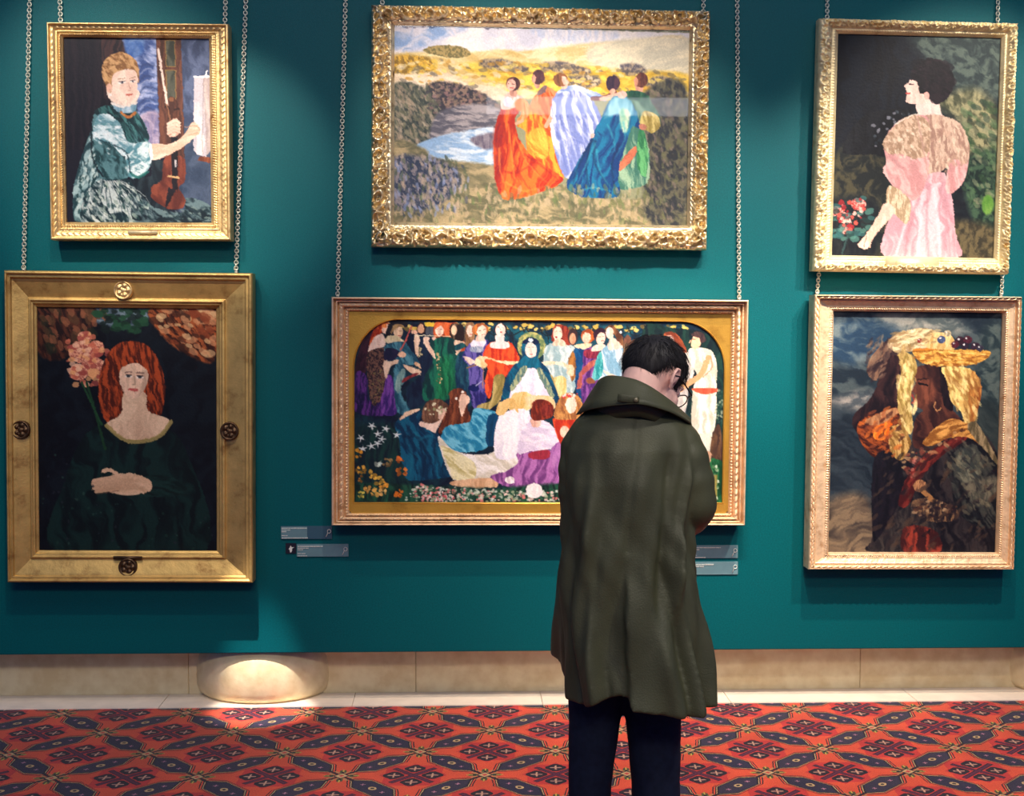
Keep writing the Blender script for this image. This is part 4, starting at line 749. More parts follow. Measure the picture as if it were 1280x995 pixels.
def paint_fruit_bearer():
    p = Paint(1038, 389, 1249, 691, (50, 62, 72), 89)
    p.T(3.2093, 1035, 385)
    p.poly([(0, 0), (690, 0), (690, 995), (0, 995)], (30, 44, 58), (74, 86, 92), ang=6, sc=12, stretch=2, con=2, smooth=False)
    p.poly([(0, 60), (300, 40), (250, 170), (100, 230), (0, 190)], (40, 66, 92), (110, 124, 130), ang=10, sc=10, stretch=2.5, con=2.2, soft=14)
    p.poly([(200, 40), (420, 30), (560, 90), (420, 100), (300, 90)], (92, 102, 104), (160, 158, 150), ang=-8, sc=7, stretch=2, soft=18, con=2)
    p.poly([(10, 370), (120, 340), (180, 345), (140, 400), (60, 400)], (80, 88, 96), (156, 150, 146), ang=-15, sc=7, stretch=2, soft=14, con=2)
    p.poly([(0, 420), (110, 440), (200, 620), (190, 780), (0, 790)], (26, 38, 52), (50, 62, 74), ang=20, sc=9, soft=18); p.poly([(0, 790), (120, 740), (190, 800), (200, 990), (0, 990)], (72, 64, 62), (134, 116, 96), ang=-20, sc=8, con=2, soft=12)
    p.poly([(600, 100), (690, 80), (690, 560), (620, 460), (590, 260)], (38, 54, 62), (84, 96, 96), ang=30, sc=8, stretch=1.5, soft=16, con=2)
    # raised arm, body
    p.poly([(560, 440), (690, 420), (690, 980), (600, 980)], (36, 48, 54), (60, 70, 72), ang=40, sc=8, soft=12)
    p.poly([(210, 170), (280, 150), (290, 380), (240, 440), (180, 560), (120, 500), (100, 460), (110, 420), (170, 360), (200, 280)], (26, 18, 30), (70, 44, 46), ang=100, sc=6)
    p.poly([(130, 450), (200, 420), (280, 400), (300, 480), (290, 580), (200, 600), (150, 560), (120, 500)], (60, 26, 26), (150, 76, 40), ang=30, sc=3, con=2.4)
    p.poly([(185, 520), (200, 460), (260, 440), (240, 520)], (206, 96, 30), (244, 150, 60), sc=2.5); p.poly([(150, 450), (260, 400), (280, 420), (200, 470)], (140, 96, 70), (190, 140, 100))
    p.poly([(200, 590), (300, 580), (400, 440), (540, 440), (690, 600), (690, 980), (200, 980), (190, 920), (190, 750)], (20, 20, 32), (56, 50, 54), ang=70, sc=6, con=2)
    p.poly([(190, 600), (290, 600), (300, 760), (215, 920), (190, 900)], (12, 14, 28), (26, 24, 38)); p.poly([(210, 930), (330, 780), (420, 790), (420, 980), (200, 980)], (36, 34, 42), (66, 60, 60))
    p.poly([(470, 640), (540, 550), (640, 560), (690, 640), (690, 860), (600, 870), (520, 800), (500, 700)], (20, 24, 34), (66, 68, 66), ang=60, sc=5, con=2.4); p.poly([(530, 570), (590, 560), (620, 650), (560, 700), (520, 650)], (60, 66, 66), (124, 122, 106), ang=60, sc=4, con=2.4, soft=4)
    p.poly([(560, 700), (690, 680), (690, 740), (600, 780)], (90, 90, 80), (140, 130, 110), con=2.2, soft=8, a=.7)
    p.poly([(290, 785), (320, 680), (400, 580), (520, 510), (560, 520), (460, 590), (380, 680), (330, 790)], (70, 24, 30), (124, 48, 44), ang=-50, sc=4, con=2)
    p.poly([(320, 980), (310, 890), (370, 870), (450, 900), (460, 980)], (60, 26, 32), (150, 62, 50), ang=80, sc=5, con=2.2)
    p.poly([(340, 780), (420, 760), (520, 800), (520, 850), (400, 850)], (50, 40, 44), (130, 100, 76), sc=2, con=2.4); p.dabs([(350, 770), (520, 790), (510, 840), (380, 840)], 50, 6, [(170, 140, 110), (90, 60, 50), (40, 30, 40)], .8, 1.6)
    p.ell(375, 712, 26, 26, (110, 76, 60), (190, 140, 100), sc=1.5); p.line([(385, 730), (430, 770)], 20, (160, 116, 76))
    # face and neck
    p.poly([(340, 250), (380, 225), (450, 235), (480, 300), (480, 380), (530, 450), (450, 500), (380, 560), (340, 540), (350, 440), (380, 410), (345, 390), (338, 370), (348, 345), (335, 330), (345, 300)], (46, 26, 32), (96, 56, 48), ang=60, sc=8, con=1.6)
    p.poly([(350, 300), (400, 280), (430, 330), (410, 380), (370, 390), (350, 350)], (92, 52, 44), (136, 80, 62), sc=5, soft=7, a=.85); p.line([(330, 345), (345, 368), (338, 378)], 8, (150, 56, 56), .9); p.line([(358, 300), (392, 306)], 8, (20, 12, 22)); p.line([(355, 284), (396, 282)], 5, (22, 14, 22), .8); p.line([(338, 318), (332, 340), (344, 344)], 6, (110, 64, 54), .9)
    p.poly([(440, 235), (480, 240), (500, 400), (460, 380)], (20, 14, 26), (36, 24, 34)); p.line([(428, 375), (425, 395), (440, 408), (450, 398)], 5, (190, 140, 96), .9)
    # cloths
    p.poly([(270, 170), (330, 190), (350, 240), (330, 340), (340, 480), (320, 500), (290, 440), (275, 340), (290, 240)], (150, 126, 70), (232, 206, 140), ang=85, sc=5, con=2.4)
    p.poly([(250, 480), (300, 470), (330, 520), (330, 560), (290, 610), (250, 560)], (130, 96, 50), (206, 170, 110), ang=70, sc=4, con=2.4)
    p.poly([(450, 235), (560, 240), (600, 300), (595, 420), (560, 480), (530, 410), (490, 370), (470, 290)], (170, 136, 76), (240, 212, 140), ang=70, sc=5, con=2.2); p.poly([(570, 250), (610, 310), (600, 400), (575, 470), (560, 380)], (140, 80, 40), (200, 140, 76), ang=80, sc=4); p.line([(480, 280), (540, 350), (560, 470)], 8, (130, 90, 50), .7, 3); p.line([(500, 250), (580, 320)], 7, (140, 100, 60), .7, 3)
    p.poly([(380, 540), (430, 480), (500, 440), (590, 480), (640, 560), (560, 515), (480, 520), (420, 550)], (140, 90, 44), (216, 160, 90), ang=-20, sc=3, con=2.4); p.poly([(560, 480), (600, 460), (690, 620), (660, 600)], (90, 80, 60), (160, 140, 110))
    p.poly([(150, 250), (180, 180), (240, 120), (290, 110), (280, 180), (230, 200), (190, 290)], (50, 36, 44), (130, 100, 84), ang=-50, sc=4, con=2.2)
    p.poly([(230, 140), (290, 95), (380, 80), (440, 110), (380, 160), (320, 175), (270, 180)], (150, 130, 96), (226, 206, 166), ang=-15, sc=3, con=2.4)
    # basket
    p.poly([(330, 170), (350, 160), (480, 165), (620, 165), (640, 185), (600, 215), (520, 230), (400, 225), (350, 205)], (150, 96, 36), (226, 176, 90), ang=4, sc=3, con=2.2)
    for i in range(9): p.line([(350 + i * 30, 168), (362 + i * 28, 222)], 4, (130, 80, 34), .6, 2)
    p.line([(340, 165), (440, 160)], 10, (206, 130, 50)); p.line([(440, 175), (620, 182)], 8, (240, 200, 120), .9)
    p.poly([(370, 150), (400, 100), (480, 105), (500, 160), (440, 165)], (196, 160, 100), (236, 206, 150), sc=3)
    for (x, y, r, c) in ((445, 125, 17, (90, 106, 150)), (520, 130, 20, (60, 30, 50)), (550, 125, 18, (90, 36, 56)), (580, 150, 18, (60, 40, 60)), (500, 145, 16, (96, 36, 56)), (470, 100, 14, (206, 190, 160)), (540, 150, 16, (50, 36, 56)), (600, 158, 14, (60, 56, 76)), (360, 130, 10, (140, 44, 44))):
        p.ell(x, y, r, r * .9, tuple(v * .7 for v in c), c, sc=2, stretch=1); p.ell(x - r * .3, y - r * .35, r * .25, r * .2, (210, 206, 210), soft=.6)
    p.dabs([(300, 600), (420, 540), (520, 490), (560, 500), (440, 570), (340, 660)], 40, 6, [(160, 110, 80), (60, 36, 36), (120, 50, 46), (190, 150, 110)], .7, 1.6); p.dabs([(370, 560), (400, 540), (350, 680), (310, 660)], 20, 8, [(190, 120, 110), (120, 70, 60)], .6)
    # glints and broken strokes over the dark cloth
    p.dabs([(220, 620), (420, 560), (660, 620), (680, 940), (230, 960)], 170, 7, [(54, 44, 48), (30, 26, 38), (86, 66, 56), (16, 16, 28)], .5, 3, -50)
    p.dabs([(480, 560), (640, 560), (680, 800), (560, 820)], 70, 6, [(130, 122, 100), (40, 44, 50), (90, 88, 78)], .5, 3, 50)
    p.dabs([(140, 440), (280, 400), (290, 580), (180, 590)], 60, 6, [(200, 110, 50), (60, 28, 30), (150, 80, 50)], .6, 2.5, -40)
    p.dabs([(280, 180), (350, 190), (340, 480), (290, 460)], 60, 6, [(246, 226, 170), (150, 120, 70), (200, 170, 110)], .6, 3, 85)
    p.dabs([(460, 240), (600, 260), (590, 440), (520, 400)], 80, 6, [(246, 222, 156), (150, 104, 56), (206, 164, 96)], .6, 3, 65)
    p.dabs([(160, 130), (260, 120), (230, 260), (160, 270)], 50, 6, [(120, 96, 84), (50, 38, 46), (160, 134, 110)], .5, 3, -60)
    p.dabs([(250, 100), (430, 90), (400, 150), (280, 170)], 60, 5, [(240, 226, 190), (150, 120, 84), (206, 184, 140)], .6, 3, -10)
    p.dabs([(350, 180), (620, 180), (520, 225), (380, 220)], 60, 5, [(240, 200, 120), (150, 90, 40), (214, 160, 76)], .7, 2.5, 5)
    return p
# ---------------------------------------------------------------- room shell
def _w(px, py): g = at_floor(px, py); return (g.x, g.y)
_B, _C, _D, _E2 = _w(524.8, 939.7), _w(605.8, 968.4), _w(613.8, 912.6), _w(694.3, 938.4)
CARPET_O = _E2
CARPET_E1 = ((_E2[0] - _D[0]), (_E2[1] - _D[1])); CARPET_E2 = ((_E2[0] - _C[0]), (_E2[1] - _C[1]))
M_TEAL = mat('teal_wall_cloth', srgb(0, 90, 98), .42, noise=.10, nscale=140, bump=.35, bscale=420, spec=.16)
M_STONE = mat('buff_stone', srgb(222, 200, 156), .7, nscale=14, col2=srgb(238, 222, 182), bump=.25, bscale=60, spec=.25)
M_PALE = mat('pale_stone', srgb(244, 228, 210), .6, noise=.06, nscale=10, bump=.1, spec=.3)
M_CARPET = carpet_material()
M_JOINT = mat('stone_joint', srgb(120, 92, 70), .9)

X0, X1, PZ, PT, WT = -6.5, 7.0, .245, 5.0, .03
def struct(o): o['kind'] = 'structure'; return o
bm = bmesh.new(); box(bm, X0, X1, 0, WT, PZ, PT, .003); struct(bm_obj('wall_back', bm, M_TEAL, smooth=False))
# carpet
bm = bmesh.new(); box(bm, X0, X1, -7.2, -.012, -.05, 0.0); fl = bm_obj('floor', bm, M_CARPET, smooth=False); struct(fl)
# stone border at the carpet's edge and the stone foot of the wall set back behind the cloth panel
YS = .185
bm = bmesh.new()
xs = X0; j = 0
while xs < X1 - .01:
    xe = min(xs + .86, X1); box(bm, xs + .0012, xe - .0012, -.012, YS + .30, -.05, .006, .001); xs = xe
struct(bm_obj('trim_1', bm, M_PALE, smooth=False))
bm = bmesh.new(); xs = X0
while xs < X1 - .01:
    xe = min(xs + 1.05, X1); box(bm, xs + .001, xe - .001, YS, YS + .25, .006, .42, .002); xs = xe
struct(bm_obj('baseboard_back', bm, M_STONE, smooth=False))
# attached round column feet bulging out beneath the panel
def column_foot(xc, R, label):
    t = thing('column_base', label, 'column', (xc, YS + .10, .006), group=None)
    prof = [(R * .90, 0.0), (R * .965, .02), (R * .992, .05), (R, .09), (R * .995, .13), (R * .975, .17), (R * .93, .205), (R * .86, .235), (R * .83, .25), (R * .82, .40)]
    vs = []; fs = []; n = 72
    for (r, z) in prof:
        for k in range(n + 1):
            a = math.pi + math.pi * k / n; vs.append((r * math.cos(a), r * .895 * math.sin(a), z))
    for i in range(len(prof) - 1):
        for k in range(n): fs.append((i * (n + 1) + k, i * (n + 1) + k + 1, (i + 1) * (n + 1) + k + 1, (i + 1) * (n + 1) + k))
    m = len(vs); vs.append((0, 0, 0)); vs.append((0, 0, .40)); top = (len(prof) - 1) * (n + 1)
    for k in range(n): fs.append((m, k + 1, k)); fs.append((m + 1, top + k, top + k + 1))
    mesh_obj('torus_moulding', vs, fs, M_STONE, t)
    return t
_p = at(327, 860, .15); column_foot(_p.x, .325, 'round stone column foot lit by a bright pool, below the dark portrait and signs')
_p = at(1345, 850, .15); column_foot(_p.x, .325, 'round stone column foot cut by the right edge of the view')
# ---------------------------------------------------------------- frames and canvases
G_WARM = gold_material('gilt_warm', srgb(238, 202, 140), srgb(170, 120, 66), .40, .70)
G_OLD = gold_material('gilt_old', srgb(222, 184, 112), srgb(150, 108, 58), .46, .65, nscale=9, wear=.6)
G_PALE = gold_material('gilt_pale', srgb(250, 230, 180), srgb(206, 170, 104), .45, .40)
G_DEEP = gold_material('gilt_deep', srgb(246, 224, 180), srgb(116, 90, 60), .32, .84, nscale=26)
G_ROSE = gold_material('gilt_rose', srgb(250, 216, 176), srgb(196, 150, 106), .44, .42)
G_MAT = gold_material('gilt_spandrel', srgb(206, 158, 66), srgb(160, 112, 40), .40, .6, nscale=7, wear=.3)
M_BRONZE = mat('dark_bronze', srgb(84, 62, 44), .45, .7, noise=.3, nscale=60)
M_PAINT = paint_material(); M_GLASS = glass_material()
M_STEEL = mat('chain_steel', srgb(216, 216, 200), .35, .6)
M_BACK = mat('stretcher_wood', srgb(104, 80, 56), .8)

def bead(s, t, c, w, pitch, amp):
    u = (t / pitch) % 1.0 - .5
    return amp * np.sqrt(np.clip(1 - ((s - c) / w) ** 2 - (u / .46) ** 2, 0, 1))
def rope(s, t, c, w, pitch, amp, slant=1.0):
    u = (t / pitch + (s - c) / w * slant * .5) % 1.0
    env = np.sqrt(np.clip(1 - ((s - c) / w) ** 2, 0, 1))
    return amp * env * (.45 + .55 * np.abs(np.sin(math.pi * u)))
def leaf(s, t, c, w, pitch, amp, lean=.5):
    """a running row of overlapping leaves with a mid-rib"""
    y = (s - c) / w
    u = (t / pitch + lean * np.abs(y)) % 1.0
    env = np.clip(1 - y * y, 0, 1) ** .6
    vein = .75 + .25 * np.cos(y * 14)
    return amp * env * (.25 + .75 * u ** .7) * vein
def scroll(s, t, s0, s1, pitch, amp, seed=0):
    """carved rocaille: deep curling C-scrolls tossed either way along the moulding, acanthus tips between them"""
    c = (s0 + s1) / 2; W = (s1 - s0) / 2
    out = np.zeros_like(s)
    for layer, (ph, k) in enumerate(((0., 1.), (.5, .72))):
        tt = t / pitch + ph
        i = np.floor(tt); sg = np.where(i % 2 == 0, 1., -1.)
        jx = (h2(i, i * 0 + layer, seed) - .5) * .25; jy = (h2(i, i * 0 + 7 + layer, seed) - .5) * .3
        x = (tt - i - .5 - jx) * pitch * sg; y = (s - c) * np.where(h2(i, i * 0 + 3, seed) > .5, 1., -1.) - jy * W - (.15 if layer == 0 else -.45) * W
        x = x + .35 * y
        R = W * 1.15 * k; r = np.hypot(x * .8, y) + 1e-5; th = np.arctan2(y, x)
        sp = .5 + .5 * np.cos(th - 2 * math.pi * 1.5 * (r / R) ** .8)
        out = np.maximum(out, k * np.clip(sp * 1.5 - .35, 0, 1) ** .8 * np.clip((1.2 - r / R) * 3, 0, 1))
    u = t / pitch * 2.5 + .8 * np.sin(t / pitch * 2.1) + (s - c) / W * .8
    tips = np.clip(np.abs(np.sin(math.pi * u)) * 1.5 - .6, 0, 1) * np.clip((np.abs(s - c) / W - .45) * 4, 0, 1) * .75
    out = np.maximum(out, tips)
    out = out * (.7 + .6 * fbm(s * 60 + 9, t * 60, seed, 3))
    edge = np.clip((s - s0) / (.15 * W), 0, 1) * np.clip((s1 - s) / (.10 * W), 0, 1)
    return amp * out * edge

def make_frame(root, w, h, ins, prof, orn, material, name='frame_moulding', step=.0028):
    """mitred moulding: ins = (left, right, top, bottom) widths, prof = [(0..1 across, height)], orn(s, t) adds carved relief"""
    L, R_, T, B = ins
    o = [(-w / 2, h / 2), (w / 2, h / 2), (w / 2, -h / 2), (-w / 2, -h / 2)]
    n = [(-w / 2 + L, h / 2 - T), (w / 2 - R_, h / 2 - T), (w / 2 - R_, -h / 2 + B), (-w / 2 + L, -h / 2 + B)]
    wid = (T, R_, B, L)
    P = []
    for i in range(len(prof) - 1):
        (s0, h0), (s1, h1) = prof[i], prof[i + 1]
        k = max(1, int(max(abs(s1 - s0) * (sum(ins) / 4), abs(h1 - h0) * .7) / step))
        for j in range(k): P.append((s0 + (s1 - s0) * j / k, h0 + (h1 - h0) * j / k))
    P.append(prof[-1])
    Sn = np.array([p[0] for p in P]); Hn = np.array([p[1] for p in P])
    verts = []; faces = []
    for sd in range(4):
        a0 = np.array(o[sd]); b0 = np.array(o[(sd + 1) % 4]); a1 = np.array(n[sd]); b1 = np.array(n[(sd + 1) % 4])
        Lg = np.linalg.norm(b0 - a0); m = int(Lg / step) + 1; tt = np.linspace(0, 1, m)
        Sg, Tg = np.meshgrid(Sn, tt, indexing='ij')
        A = a0[None] * (1 - Sn[:, None]) + a1[None] * Sn[:, None]; Bq = b0[None] * (1 - Sn[:, None]) + b1[None] * Sn[:, None]
        XZ = A[:, None, :] * (1 - tt[None, :, None]) + Bq[:, None, :] * tt[None, :, None]
        # distance along, measured on the running length so that patterns meet at the mitres
        along = (Tg - .5) * (Lg - 2 * Sg * wid[sd])
        Hh = Hn[:, None] + (orn(Sg * wid[sd], along, wid[sd]) if orn else 0) * np.ones_like(Tg)
        base = len(verts)
        V = np.stack([XZ[..., 0], -Hh, XZ[..., 1]], -1).reshape(-1, 3); verts.extend(V.tolist())
        K = len(Sn)
        idx = np.arange(K * m).reshape(K, m) + base
        q = np.stack([idx[:-1, :-1], idx[:-1, 1:], idx[1:, 1:], idx[1:, :-1]], -1).reshape(-1, 4); faces.extend(q.tolist())
    return mesh_obj(name, verts, faces, material, root)

def canvas(root, p, x0, x1, z0, z1, y, name='painted_canvas'):
    H, W = p.H, p.W
    xs = np.linspace(x0, x1, W); zs = np.linspace(z1, z0, H); X, Z = np.meshgrid(xs, zs)
    V = np.stack([X, np.full_like(X, y), Z], -1).reshape(-1, 3)
    idx = np.arange(H * W).reshape(H, W); q = np.stack([idx[:-1, :-1], idx[1:, :-1], idx[1:, 1:], idx[:-1, 1:]], -1).reshape(-1, 4)
    me = bpy.data.meshes.new(name)
    me.vertices.add(H * W); me.vertices.foreach_set('co', V.ravel())
    me.loops.add(q.size); me.loops.foreach_set('vertex_index', q.ravel().astype(np.int32))
    me.polygons.add(len(q)); me.polygons.foreach_set('loop_start', np.arange(0, q.size, 4, dtype=np.int32)); me.polygons.foreach_set('loop_total', np.full(len(q), 4, np.int32))
    me.update(); me.validate()
    img = np.clip(p.img, 0, 1)
    # broken brush edges: every sample is dragged a little by the stroke under it
    dx = (fbm(p.X / 3.6, p.Y / 3.6, 61, 2) - .5) * 3.0; dy = (fbm(p.X / 3.6, p.Y / 3.6, 62, 2) - .5) * 3.0
    jj, ii = np.meshgrid(np.arange(H), np.arange(W), indexing='ij')
    img = img[np.clip((jj + dy * .8).round().astype(int), 0, H - 1), np.clip((ii + dx * .8).round().astype(int), 0, W - 1)]
    # canvas grain and the tone of old varnish
    g = fbm(p.X * .9, p.Y * .9, 5, 2)[..., None] * .16 + .92
    img = np.clip(img * g, 0, 1)
    lin = np.where(img <= .04045, img / 12.92, ((img + .055) / 1.055) ** 2.4) ** 1.10 * PIG_GAIN
    ca = me.color_attributes.new('pigment', 'FLOAT_COLOR', 'POINT')
    rgba = np.concatenate([lin, np.ones((H, W, 1))], -1).astype(np.float32); ca.data.foreach_set('color', rgba.ravel())
    me.materials.append(M_PAINT)
    o = bpy.data.objects.new(name, me); COL.objects.link(o); o.parent = root
    return o
PIG_GAIN = .96

def picture(name, label, quad, opening, depth, gap, prof, orn, material, painter, group=None, cy=-.03, tilt=0.0):
    """quad and opening are the outlines read from the photograph, carried to real metres on the wall"""
    yf = -(gap + depth)
    tl, tr, br, bl = [at(x, y, yf) for x, y in quad]
    c = (tl + tr + br + bl) / 4; w = ((tr - tl).length + (br - bl).length) / 2; h = ((tl - bl).length + (tr - br).length) / 2
    roll = math.atan2(-((tr - tl).z + (br - bl).z), (tr - tl).x + (br - bl).x)
    root = thing(name, label, 'painting', (c.x, -gap, c.z), (tilt, roll, 0), group)
    x0, y0, x1, y1 = opening; yo = -(gap + abs(cy))
    a = at(x0, (y0 + y1) / 2, yo).x - c.x; b = at(x1, (y0 + y1) / 2, yo).x - c.x
    zt = at((x0 + x1) / 2, y0, yo).z - c.z; zb = at((x0 + x1) / 2, y1, yo).z - c.z
    ins = (a + w / 2, w / 2 - b, h / 2 - zt, zb + h / 2)
    make_frame(root, w, h, ins, prof, orn, material)
    if painter:
        p = painter(); e = .004
        canvas(root, p, a - e, b + e, zb - e, zt + e, cy)
    bm = bmesh.new(); box(bm, a - .02, b + .02, cy + .004, cy + .022, zb - .02, zt + .02); bm_obj('stretcher', bm, M_BACK, root, False)
    return root, (w, h, ins, (a, b, zb, zt))

def plate(root, x, z, w, h, y, material, name='nameplate', label=None):
    bm = bmesh.new(); box(bm, x - w / 2, x + w / 2, y - .004, y + .004, z - h / 2, z + h / 2, .001)
    o = bm_obj(name, bm, material, root)
    if label: o['label'] = label
    return o

# upper left: the violinist
def orn_a(s, t, W): return leaf(s, t, .36 * W, .15 * W, .026, .009) + bead(s, t, .80 * W, .08 * W, .0105, .009) + rope(s, t, .60 * W, .05 * W, .012, .003)
pr_a = [(0, 0), (0, .068), (.03, .075), (.13, .075), (.16, .066), (.20, .058), (.36, .052), (.52, .044), (.56, .046), (.66, .046), (.70, .036), (.76, .036), (.86, .036), (.90, .030), (.97, .028), (1.0, .020), (1.0, .010)]
r1, i1 = picture('framed_painting', 'gilt-framed portrait of a woman in a silvery teal gown holding a violin', [(57, 28), (286, 29), (288, 301), (64, 299)], (82, 48, 263, 278), .075, .024, pr_a, orn_a, G_WARM, paint_violin, cy=-.016)
plate(r1, .005, -i1[1] / 2 + i1[2][3] * .42, .125, .016, -.062, G_PALE)

# lower left: dark portrait in a broad plain frame with roundels
def orn_b(s, t, W): return (fbm(t * 30, s * 30, 3, 3) - .5) * .0015 + rope(s, t, .06 * W, .03 * W, .03, .0015)
pr_b = [(0, 0), (0, .075), (.03, .083), (.09, .083), (.11, .070), (.14, .072), (.19, .072), (.21, .058), (.27, .056), (.74, .030), (.76, .040), (.82, .042), (.85, .034), (.90, .034), (.92, .024), (1.0, .018), (1.0, .006)]
r2, i2 = picture('framed_painting', 'dark portrait of a red-haired sitter in a broad gilt frame with four roundels', [(2, 340), (313, 339), (318, 731), (11, 726)], (48, 385, 271, 688), .083, .024, pr_b, orn_b, G_OLD, paint_portrait, cy=-.012)
def roundel(root, px, py, yy, material, label=None):
    q = at(px, py, yy); bm = bmesh.new()
    loc = q - root.location
    vs = []; n = 40
    # a turned disc with a raised rim, ring of petals and a boss
    rings = [(.0, .010), (.006, .010), (.010, .006), (.014, .006), (.017, .009), (.025, .009), (.029, .005), (.032, .005), (.034, .010), (.038, .010), (.041, .004), (.041, -.012)]
    for (r, hh) in rings:
        for k in range(n):
            a = 2 * math.pi * k / n; pet = .003 * math.cos(a * 5) if .012 < r < .030 else 0
            vs.append((r * math.cos(a), -hh - pet, r * math.sin(a)))
    fs = [(i * n + k, i * n + (k + 1) % n, (i + 1) * n + (k + 1) % n, (i + 1) * n + k) for i in range(len(rings) - 1) for k in range(n)]
    o = mesh_obj('roundel', vs, fs, material, root, loc=(loc.x, loc.y, loc.z))
    if label: o['label'] = label
    return o
roundel(r2, 153, 363, -.072, G_WARM, 'bright gilt roundel'); roundel(r2, 26, 538, -.072, M_BRONZE, 'dark roundel'); roundel(r2, 287, 538, -.072, M_BRONZE, 'dark roundel'); roundel(r2, 161, 709, -.072, M_BRONZE, 'dark roundel')
_q = at(161, 697, -.066) - r2.location; plate(r2, _q.x, _q.z, .125, .014, -.046, M_BRONZE, label='small dark plate')

# upper centre: meadow with five dancers, carved rococo frame, glazed
def orn_c(s, t, W): return scroll(s, t, .04 * W, .78 * W, .092, .042, 2) + rope(s, t, .83 * W, .06 * W, .022, .008) + leaf(s, t, .04 * W, .05 * W, .03, .010)
pr_c = [(0, 0), (0, .030), (.0, .045), (.06, .048), (.15, .046), (.45, .048), (.70, .038), (.76, .036), (.90, .036), (.93, .028), (1.0, .022), (1.0, .010)]
r3, i3 = picture('framed_painting', 'meadow scene of five women in flowing gowns in an ornate carved gilt frame', [(466, 4), (889, 12), (885, 312), (461, 308)], (493, 35, 860, 280), .075, .024, pr_c, orn_c, G_DEEP, paint_meadow, cy=-.014)
a_, b_, zb_, zt_ = i3[3]
bm = bmesh.new(); box(bm, a_ - .003, b_ + .003, -.021, -.018, zb_ - .003, zt_ + .003); bm_obj('glass_pane', bm, M_GLASS, r3, False)

# lower centre: the long procession with an arched gilt spandrel
def orn_d(s, t, W): return leaf(s, t, .55 * W, .18 * W, .030, .018) + bead(s, t, .86 * W, .085 * W, .0135, .013) + rope(s, t, .29 * W, .05 * W, .014, .006)
pr_d = [(0, 0), (0, .085), (.04, .096), (.12, .096), (.15, .080), (.20, .058), (.23, .058), (.25, .070), (.33, .070), (.35, .046), (.39, .034), (.42, .050), (.56, .058), (.68, .050), (.70, .028), (.75, .026), (.77, .040), (.94, .040), (.95, .030), (1.0, .026), (1.0, .010)]
r4, i4 = picture('framed_painting', 'long crowded painting of singers around a hooded lady in a gilt frame with arched corners', [(412, 371), (937, 375), (931, 657), (416, 657)], (437, 391, 911, 641), .096, .024, pr_d, orn_d, G_ROSE, None, cy=-.020)
def mount(root, info, gap):
    a, b, zb, zt = info[3]; c = root.location; yo = -(gap + .022)
    X0_, X1_ = at(443, 520, yo).x - c.x, at(904, 520, yo).x - c.x; ZT, ZB = at(673, 401, yo).z - c.z, at(673, 628, yo).z - c.z
    rx = at(499, 520, yo).x - c.x - X0_; rz = ZT - (at(673, 461, yo).z - c.z)
    P = []
    def seg(x0, z0, x1, z1, n): P.extend([(x0 + (x1 - x0) * k / n, z0 + (z1 - z0) * k / n) for k in range(n)])
    seg(X0_, ZB, X1_, ZB, 40); seg(X1_, ZB, X1_, ZT - rz, 20)
    P.extend([(X1_ - rx + rx * math.cos(t), ZT - rz + rz * math.sin(t)) for t in [math.pi / 2 * k / 24 for k in range(24)]])
    seg(X1_ - rx, ZT, X0_ + rx, ZT, 40)
    P.extend([(X0_ + rx + rx * math.cos(t), ZT - rz + rz * math.sin(t)) for t in [math.pi / 2 + math.pi / 2 * k / 24 for k in range(24)]])
    seg(X0_, ZT - rz, X0_, ZB, 20)
    cx, cz = (X0_ + X1_) / 2, (ZB + ZT) / 2; A, B_ = a - .003, b + .003; C_, D_ = zb - .003, zt + .003
    vs = []; n = len(P)
    def outer(x, z):
        dx, dz = x - cx, z - cz
        k = min(((B_ - cx) / dx if dx > 0 else (A - cx) / dx) if abs(dx) > 1e-6 else 9, ((D_ - cz) / dz if dz > 0 else (C_ - cz) / dz) if abs(dz) > 1e-6 else 9)
        return cx + dx * k, cz + dz * k
    rows = []
    for (x, z) in P:
        ox, oz = outer(x, z); dx, dz = cx - x, cz - z; l = math.hypot(dx, dz)
        rows.append([(ox, -.028, oz), (x - dx / l * .008, -.028, z - dz / l * .008), (x - dx / l * .004, -.031, z - dz / l * .004), (x, -.028, z), (x + dx / l * .001, -.018, z + dz / l * .001)])
    for r in rows: vs.extend(r)
    m = 5; fs = [(i * m + j, ((i + 1) % n) * m + j, ((i + 1) % n) * m + j + 1, i * m + j + 1) for i in range(n) for j in range(m - 1)]
    o = mesh_obj('spandrel_mount', vs, fs, G_MAT, root, smooth=False); o['label'] = 'flat bright gold mount with rounded upper corners'
    p = paint_procession(); canvas(root, p, X0_ - .002, X1_ + .002, ZB - .002, ZT + .004, -.020)
mount(r4, i4, .024)

# upper right: woman in a pink gown
def orn_e(s, t, W): return scroll(s, t, .04 * W, .60 * W, .050, .016, 5) + .5 * (leaf(s, t, .34 * W, .30 * W, .062, .018, .9) + .006 * np.clip(fbm(t * 40, s * 40, 8, 2) - .42, 0, 1) * 3 * np.clip(1 - ((s - .34 * W) / (.32 * W)) ** 4, 0, 1)) * 1.0 + bead(s, t, .80 * W, .05 * W, .012, .005)
pr_e = [(0, 0), (0, .046), (.04, .056), (.34, .062), (.62, .044), (.66, .038), (.72, .040), (.86, .036), (.90, .030), (1.0, .022), (1.0, .010)]
r5, i5 = picture('framed_painting', 'portrait of a dark-haired woman in a pink gown seen from behind, pale leafy gilt frame', [(1024, 22), (1272, 28), (1263, 343), (1018, 338)], (1043, 45, 1246, 321), .066, .024, pr_e, orn_e, G_PALE, paint_pink_gown, cy=-.014)
plate(r5, .0, -i5[1] / 2 + i5[2][3] * .52, .24, .055, -.068, G_PALE)

